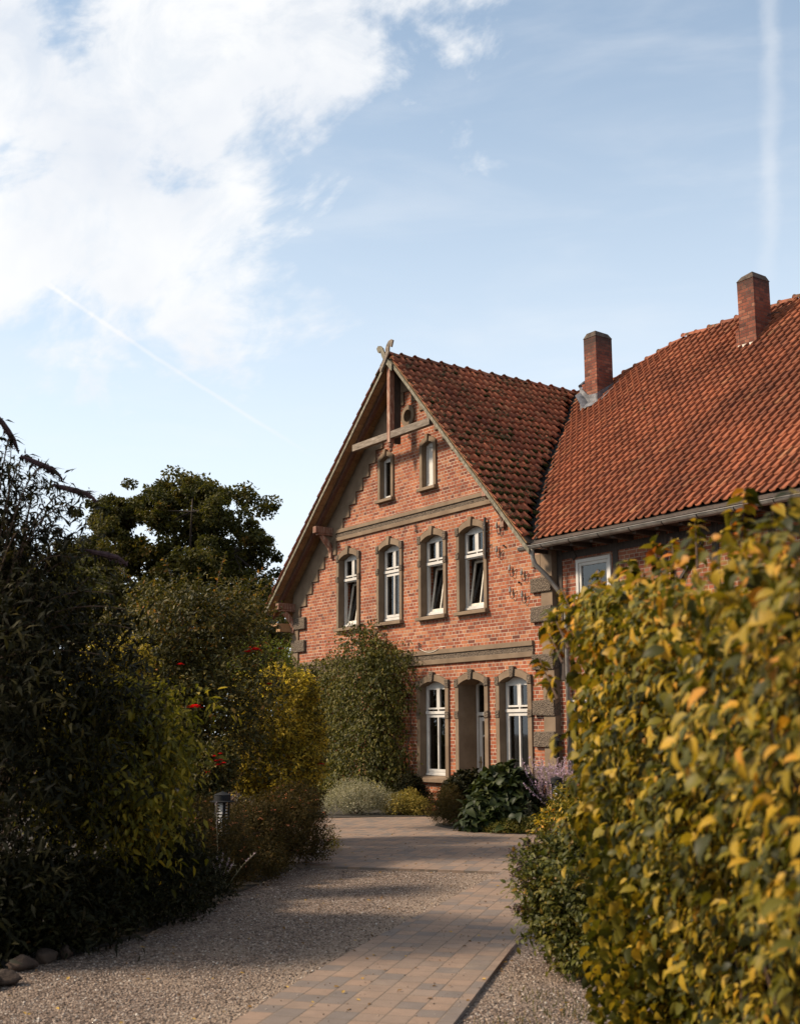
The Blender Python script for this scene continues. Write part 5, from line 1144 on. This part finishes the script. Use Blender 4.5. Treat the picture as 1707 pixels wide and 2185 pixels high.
# rocks edging the bed
def rock(loc, s, label, seed):
    r_ = np.random.default_rng(seed); bm = bmesh_ico(2); V = bm[0]; d = V/np.linalg.norm(V, axis=1, keepdims=True)
    pl = r_.normal(size=(12, 3)); pl /= np.linalg.norm(pl, axis=1, keepdims=True); rad = np.ones(len(V))
    for p_ in pl:
        h = r_.uniform(.45, .8); c = d@p_; k = c > .05; rad[k] = np.minimum(rad[k], h/c[k])
    a = r_.uniform(0, 6.28); V = d*rad[:, None]*np.array(s)*(1+.03*r_.normal(size=(len(V), 1)))
    V = V@np.array([[math.cos(a), math.sin(a), 0], [-math.sin(a), math.cos(a), 0], [0, 0, 1]])+np.array(loc)
    o = build_np('rock', V-np.array(loc), bm[1], M['rock']); o.location = loc
    return tag(o, label, 'rock', 'stones edging the beds')
def bmesh_ico(n):
    import bmesh
    b = bmesh.new(); bmesh.ops.create_icosphere(b, subdivisions=n+1, radius=1); V = np.array([tuple(v.co) for v in b.verts]); F = np.array([[v.index for v in f.verts] for f in b.faces]); b.free(); return V, F
rocks = [(8.75, -13.15), (8.55, -12.91), (9.21, -13.40), (8.44, -12.72), (9.24, -13.57), (7.19, -11.03)]
for i, (c, s, l) in enumerate(zip(rocks, ((.14, .10, .09), (.12, .09, .07), (.13, .10, .08), (.13, .09, .06), (.15, .11, .09), (.08, .06, .04)),
        ('wedge-shaped brown rock, second from the left edge', 'brown rock right of the wedge-shaped one, tucked under the low shrub', 'lowest brown rock, against the left edge', 'dark flat rock at the right end of the rock edging', 'rock cut off by the left frame edge', 'small flat stone alone at the tip of the left bed'))):
    rock((c[0], c[1], .02), s, l, 70+i)
c = [(1.20, -1.53)][0]; rock((c[0], c[1], .05), (.22, .16, .16), 'rounded pinkish stone at the right end of the bed by the house', 80)

# ---------------------------------------------------------------- trees beyond
def tree(name, label, base, h, crown, nl, size, material, seed, group='trees beyond the garden', tr=.35, spread=1.0, gap=.5, kind='fold', levels=4):
    """limbs fork towards points in the crown; leaves in loose clusters at the ends"""
    r_ = random.Random(seed); rs = np.random.default_rng(seed); t = thing(name, base, label, 'tree', group)
    mb = MB(); B0 = Vector(base); c0 = np.array(crown[:3]); hs = np.array([crown[3], crown[3], crown[4]])
    # leaf clumps: lumpy dome, thinner inside, flattened underneath
    nc = int(150*levels/4); d = rs.normal(size=(nc, 3)); d /= np.linalg.norm(d, axis=1, keepdims=True); rad = lump(d, seed, .30)*np.where(rs.random(nc) < .72, rs.uniform(.72, .98, nc), rs.uniform(.25, .7, nc))
    E = c0+d*rad[:, None]*hs; E[:, 2] = np.where(E[:, 2] < c0[2]-.55*hs[2], c0[2]-.55*hs[2]+rs.random(nc)*hs[2]*.3, E[:, 2])
    if gap > 1: E = E[rs.random(len(E)) > .35]
    fork = B0.lerp(Vector(c0), .45); fork.x += r_.uniform(-.3, .3); fork.y += r_.uniform(-.3, .3)
    mb.tube([B0+Vector((0, 0, -.1)), B0.lerp(fork, .5)+Vector((r_.uniform(-.15, .15), 0, 0)), fork], [tr, tr*.8, tr*.7], 8, cap=False)
    mains = []
    for k in range(9):
        an = 2*math.pi*k/9+r_.uniform(-.3, .3); e = Vector(c0)+Vector((math.cos(an)*hs[0]*.58, math.sin(an)*hs[1]*.58, r_.uniform(-.25, .6)*hs[2]))
        if k == 8: e = Vector(c0)+Vector((0, 0, .7*hs[2]))
        st = B0.lerp(fork, r_.uniform(.7, 1)); mid = st.lerp(e, .5)+Vector((r_.uniform(-.5, .5), r_.uniform(-.5, .5), r_.uniform(-.3, .5)))*hs[0]*.12
        pts = [st, st.lerp(mid, .5)+Vector((0, 0, .03*h)), mid, mid.lerp(e, .5)+Vector((r_.uniform(-.2, .2), r_.uniform(-.2, .2), .1)), e]
        mb.tube(pts, [tr*.42, tr*.34, tr*.27, tr*.18, tr*.10], 6, cap=False); mains.append(pts)
    jn = np.array([tuple(p_) for ps in mains for p_ in ps[1:]])
    for e in E:
        i = int(np.argmin(np.linalg.norm(jn-e, axis=1)+rs.random(len(jn))*hs[0]*.15)); s_ = Vector(jn[i]); e_ = Vector(e); m_ = s_.lerp(e_, .5)+Vector((r_.uniform(-.1, .1), r_.uniform(-.1, .1), r_.uniform(-.05, .12)))*(e_-s_).length
        mb.tube([s_, m_, e_], [tr*.11, tr*.07, tr*.02], 4, cap=False)
    mb.build('trunk', M['bark'], t)
    # each clump is a handful of smaller sprays
    sub_ = 6; S2 = np.repeat(E, sub_, axis=0)+rs.normal(size=(len(E)*sub_, 3))*hs*np.array([.085, .085, .065]); E = S2
    per = max(1, nl//len(E)); ci = np.repeat(np.arange(len(E)), per); n = len(ci)
    cr = (rg.uniform(.35, 1.2, len(E))*crown[3]*.085)[ci]
    d = unit(n); P_ = E[ci]+d*(rg.random(n)**.5*cr)[:, None]*np.array([1.2, 1.2, .7])
    T_ = d*.6+unit(n)+np.array([0, 0, -.2]); N_ = d*.5+unit(n)*.7+np.array([0, 0, .6]); A = np.clip(rg.random(len(E))[ci]*.5+rg.random(n)*.5, 0, 1)
    emit('crown', [leaf_mesh(P_, T_, N_, size, .65, kind)], material, t, A); return t
ob = [Vector((-41.62, 11.90, 2.01))][0]
tree('oak_tree', 'big round-crowned oak beyond the garden with dark forking limbs', (ob.x, ob.y, 0), 15.0, (-42.19, 10.66, 10.35, 6.04, 4.88), 125000, .19, M['oak'], 91, tr=.42, spread=1.1)
ob = [Vector((-26.75, 0.912, 1.93))][0]
tree('young_tree', 'thin pale tree between the oak and the butterfly bush', (ob.x, ob.y, 0), 8.5, (-26.91, 0.483, 6.63, 1.68, 1.68), 16000, .16, M['far'], 92, tr=.16, spread=.9, gap=1.2)
ob = [Vector((-17.43, 2.18, 1.89))][0]
tree('dark_tree', 'dark tree low beneath the left eaves of the gable', (ob.x, ob.y, 0), 5.0, (-17.17, 2.67, 4.20, 1.87, 1.71), 26000, .13, M['oak'], 93, tr=.18)
ob = [Vector((-23.81, -2.81, 1.91))][0]
tree('dark_tree', 'dark tree behind the butterfly bush at the far left', (ob.x, ob.y, 0), 9.5, (-23.83, -2.86, 6.16, 3.08, 2.40), 30000, .15, M['oak'], 94, tr=.2)
ob = [Vector((-16.86, -1.30, 1.88))][0]
tree('dark_tree', 'dark tree behind the tall rose bush, below the oak', (ob.x, ob.y, 0), 5.5, (-16.82, -1.23, 3.48, 2.37, 1.33), 26000, .13, M['far'], 95, tr=.2)
hb = [(-22.18, -4.30, 2.70, 1.96, 1.14), (-21.49, -2.18, 2.72, 1.96, 1.14), (-20.67, -0.0472, 2.72, 1.96, 1.14), (-19.71, 2.09, 2.73, 1.96, 1.14), (-18.61, 4.20, 2.73, 1.96, 1.14), (-22.73, -6.37, 2.69, 1.96, 1.14), (-19.51, 6.63, 2.61, 1.71, 1.03)]
lm, A = foliage(hb, 30000, .16, .6, 'fold', 96, twl=.4, deep=.4); o = emit('far_hedgerow', [lm], M['dkleaf'], None, A); tag(o, 'continuous dark hedgerow closing the view behind the garden shrubs', 'hedgerow', kind='stuff')

# ---------------------------------------------------------------- right-hand side
t = shrub('wayside_shrub', 'leggy green shrub with dark brown seed heads leaning over the path, below the big hedge', 'shrub', (10.9, -9.7), [(10.94, -9.80, 0.591, 0.261, 0.261), (11.28, -9.88, 0.364, 0.275, 0.289), (10.89, -9.56, 0.745, 0.191, 0.229), (11.41, -9.88, 0.186, 0.215, 0.215), (11.25, -9.61, 0.54, 0.222, 0.333), (11.07, -9.97, 0.413, 0.168, 0.219)], 15000, .046, .55, 'oval', M['bushS'], 61, nst=20, r0=.008, up_=.3, twig=6, twl=.16, deep=.55, lmp=.35)
tips = [Vector((10.87, -10.19, 0.831)), Vector((10.89, -10.17, 0.76)), Vector((10.87, -10.04, 0.864)), Vector((10.95, -10.26, 0.662)), Vector((11.03, -10.31, 0.443)), Vector((11.05, -10.29, 0.43)), Vector((10.83, -9.93, 0.883)), Vector((11.00, -10.19, 0.59)), Vector((10.78, -9.84, 0.928)), Vector((10.76, -9.70, 0.956)), Vector((10.99, -10.21, 0.723))]
sh = arching([Vector((11.11, -9.77, 0.334))][0], tips, .01, .003, .12)
mb = MB()
for p_ in sh: mb.tube(p_, [.006-.0004*k for k in range(10)], 5)
mb.build('stem', M['twig'], t); lm, A = shoot_leaves(sh, 12, .045, .55, 'oval', .4, .3); emit('foliage', [lm], M['bushS'], t, A)
for p_ in sh:
    PP = np.array(p_[-1])+rg.normal(size=(26, 3))*.018
    lm = leaf_mesh(PP, unit(26)+np.array([0, 0, .5]), unit(26), .022, .5, 'diamond'); emit('seed_head', [lm], M['spike'], t, rg.random(26))
shrub('bright_shrub', 'small bright yellow-green shrub between the big hedge and the house bed', 'shrub', (7.9, -6.9), [(7.80, -6.72, 0.843, 0.185, 0.196), (8.02, -7.07, 0.669, 0.191, 0.191), (8.32, -7.04, 0.541, 0.261, 0.313)], 9000, .05, .55, 'fold', M['hedge'], 62, nst=10, up_=.8, twl=.2)
# the big hedge: runs away from the viewer on the right
t = thing('hedge', (15.2, -12.9, 0), 'tall yellowing broad-leaved hedge filling the lower right', 'hedge')
F0, F1 = np.array([13.55, -11.95]), np.array([19.4, -15.95]); Ld = F1-F0; LL = np.linalg.norm(Ld); Ld /= LL; On = np.array([-Ld[1], Ld[0]])
if On@(np.array([18.1, -16.2])-F0) < 0: On = -On
n = 48000; s = rg.uniform(0, 1, n)**1.25*LL; z = rg.uniform(0.0, 2.30, n); dpt = rg.random(n)**1.25*.50
topz = 2.09+.23*np.exp(-((s-.9)/1.1)**2)+.07*np.sin(s*2.3+1)+.06*np.sin(s*5.1)+.04*np.sin(s*11); lumps = .10*np.sin(s*3.1+z*2.2)+.09*np.sin(s*7.3-z*6+2)+.10*np.sin(s*14+z*13)*np.sin(s*9-z*17)
out = -.44+.48*np.clip(z/1.5, 0, 1)**1.2+lumps
P_ = np.zeros((n, 3)); gapn = np.sin(s*5.3+z*3.1+.7)*np.sin(s*2.9-z*6.7)+.6*np.sin(s*11+z*9)*np.sin(z*15-s*6); hollow = gapn < -.28; dpt = np.where(hollow, dpt+.30, dpt)
P_[:, :2] = F0+Ld*s[:, None]+On*(out-dpt)[:, None]; P_[:, 2] = z*topz/2.3
nt = 12000; s2 = rg.uniform(0, 1, nt)**1.2*LL; w2 = rg.uniform(0, 1.1, nt); P2 = np.zeros((nt, 3)); P2[:, :2] = F0+Ld*s2[:, None]+On*(.02-w2)[:, None]; P2[:, 2] = 2.07+.23*np.exp(-((s2-.9)/1.1)**2)+.07*np.sin(s2*2.3+1)+.06*np.sin(s2*5.1)+.04*np.sin(s2*11)-rg.random(nt)**2*.3+.05*np.sin(w2*9)
ne = 12000; w3 = rg.uniform(-.05, 1.1, ne); z3 = rg.uniform(0, 2.38, ne); P3 = np.zeros((ne, 3)); ex = rg.random(ne)**1.6*.4-.06*np.sin(z3*5+w3*4)-.04*np.sin(z3*11)+.42*(1-np.clip(z3/2.0, 0, 1)); P3[:, :2] = F0+Ld*ex[:, None]-On*w3[:, None]; P3[:, 2] = z3
Oa = np.concatenate([np.tile([On[0], On[1], .15], (n, 1)), np.tile([On[0]*.3, On[1]*.3, 1], (nt, 1)), np.tile([-Ld[0], -Ld[1], .15], (ne, 1))])
PA = np.concatenate([P_, P2, P3]); na = len(PA)
T_ = Oa*.55+unit(na)*.65+np.array([0, 0, -.75]); N_ = Oa*1.0+unit(na)*.5+np.array([0, 0, .35])
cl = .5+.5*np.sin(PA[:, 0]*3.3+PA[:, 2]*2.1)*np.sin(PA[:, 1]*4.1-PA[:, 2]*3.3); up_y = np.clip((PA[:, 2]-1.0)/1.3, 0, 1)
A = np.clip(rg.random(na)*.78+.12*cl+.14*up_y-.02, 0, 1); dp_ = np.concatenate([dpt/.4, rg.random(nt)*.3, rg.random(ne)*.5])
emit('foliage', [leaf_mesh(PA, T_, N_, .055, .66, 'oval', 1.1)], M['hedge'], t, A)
# sprays standing out of the top and the end
tips = [Vector((15.20, -12.63, 2.60)), Vector((15.77, -13.20, 2.39)), Vector((14.66, -12.30, 2.59)), Vector((14.26, -12.13, 2.56)), Vector((14.03, -12.07, 2.52)), Vector((13.44, -11.96, 2.44)), Vector((13.38, -12.03, 2.26)), Vector((13.43, -12.12, 2.08)), Vector((13.40, -12.00, 2.33)), Vector((16.05, -13.48, 2.35)), Vector((15.16, -12.66, 2.52)), Vector((14.45, -12.22, 2.55)), Vector((13.71, -11.96, 2.51))]
sh = []
for e in tips:
    b = Vector((e.x*.85+.15*15.2, e.y*.85+.15*(-12.9), e.z-.22)); sh.append([b.lerp(e, k/9) for k in range(10)])
mb = MB()
for p_ in sh: mb.tube(p_, [.006-.0004*k for k in range(10)], 5)
for i in range(40):
    s_ = rnd.uniform(.2, LL); b = Vector((*(F0+Ld*s_-On*.5), 0)); pts = [b]
    for k in range(6): pts.append(pts[-1]+Vector((rnd.uniform(-.12, .12), rnd.uniform(-.12, .12), .34)))
    mb.tube(pts, [.022-.003*k for k in range(7)], 6)
mb.build('branch', M['twig'], t); lm, A = shoot_leaves(sh, 16, .062, .6, 'oval', .15, .7); emit('foliage', [lm], M['hedge'], t, A)
# inner leaves keep the hedge opaque, coloured dark to paint shade into the gaps
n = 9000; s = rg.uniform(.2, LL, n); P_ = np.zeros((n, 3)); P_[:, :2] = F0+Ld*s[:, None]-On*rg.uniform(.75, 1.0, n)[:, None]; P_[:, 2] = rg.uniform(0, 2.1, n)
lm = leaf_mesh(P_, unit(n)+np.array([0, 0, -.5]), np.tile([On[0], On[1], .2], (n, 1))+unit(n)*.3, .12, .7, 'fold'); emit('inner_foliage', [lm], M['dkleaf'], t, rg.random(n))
# small fruits / reddened leaves on the hedge
# fallen leaves on paving and gravel
n = 2600; PX = rg.uniform(0, 14, n); PY = rg.uniform(-15, -3, n); D2 = np.hypot(PX-18.1, PY+16.2); k = (D2 > 7) & (rg.random(n) < .55); PX, PY = PX[k], PY[k]; n = len(PX)
P_ = np.stack([PX, PY, np.full(n, .006)], 1); T_ = unit(n); T_[:, 2] *= .15; N_ = unit(n)*.25+np.array([0, 0, 1.])
M['litter'] = leaf_mat('fallen leaf', [(0, (0.05, 0.025, 0.012)), (.6, (0.20, 0.12, 0.05)), (1, (0.48, 0.36, 0.16))], .1, .8, .2)
o = emit('fallen_leaves', [leaf_mesh(P_, T_, N_, .035, .6, 'fold')], M['litter'], None, rg.random(n)); tag(o, 'scattered fallen autumn leaves on the paving and gravel', 'leaf litter', kind='stuff')
# weeds in the right-hand gravel
n = 260; c = [(12.16, -10.92), (11.70, -10.63), (12.20, -11.29), (12.15, -10.71)]; P_ = []
for i in range(n):
    q_ = c[i % 4]; P_.append((q_[0]+rg.normal()*.12, q_[1]+rg.normal()*.12, -.03))
o = emit('gravel_weeds', [leaf_mesh(np.array(P_), unit(n)*.5+np.array([0, 0, 1.]), unit(n), .05, .12, 'diamond')], M['bushS'], None, rg.random(n)); tag(o, 'thin tufts of grass coming up through the right-hand gravel', 'grass', kind='stuff')
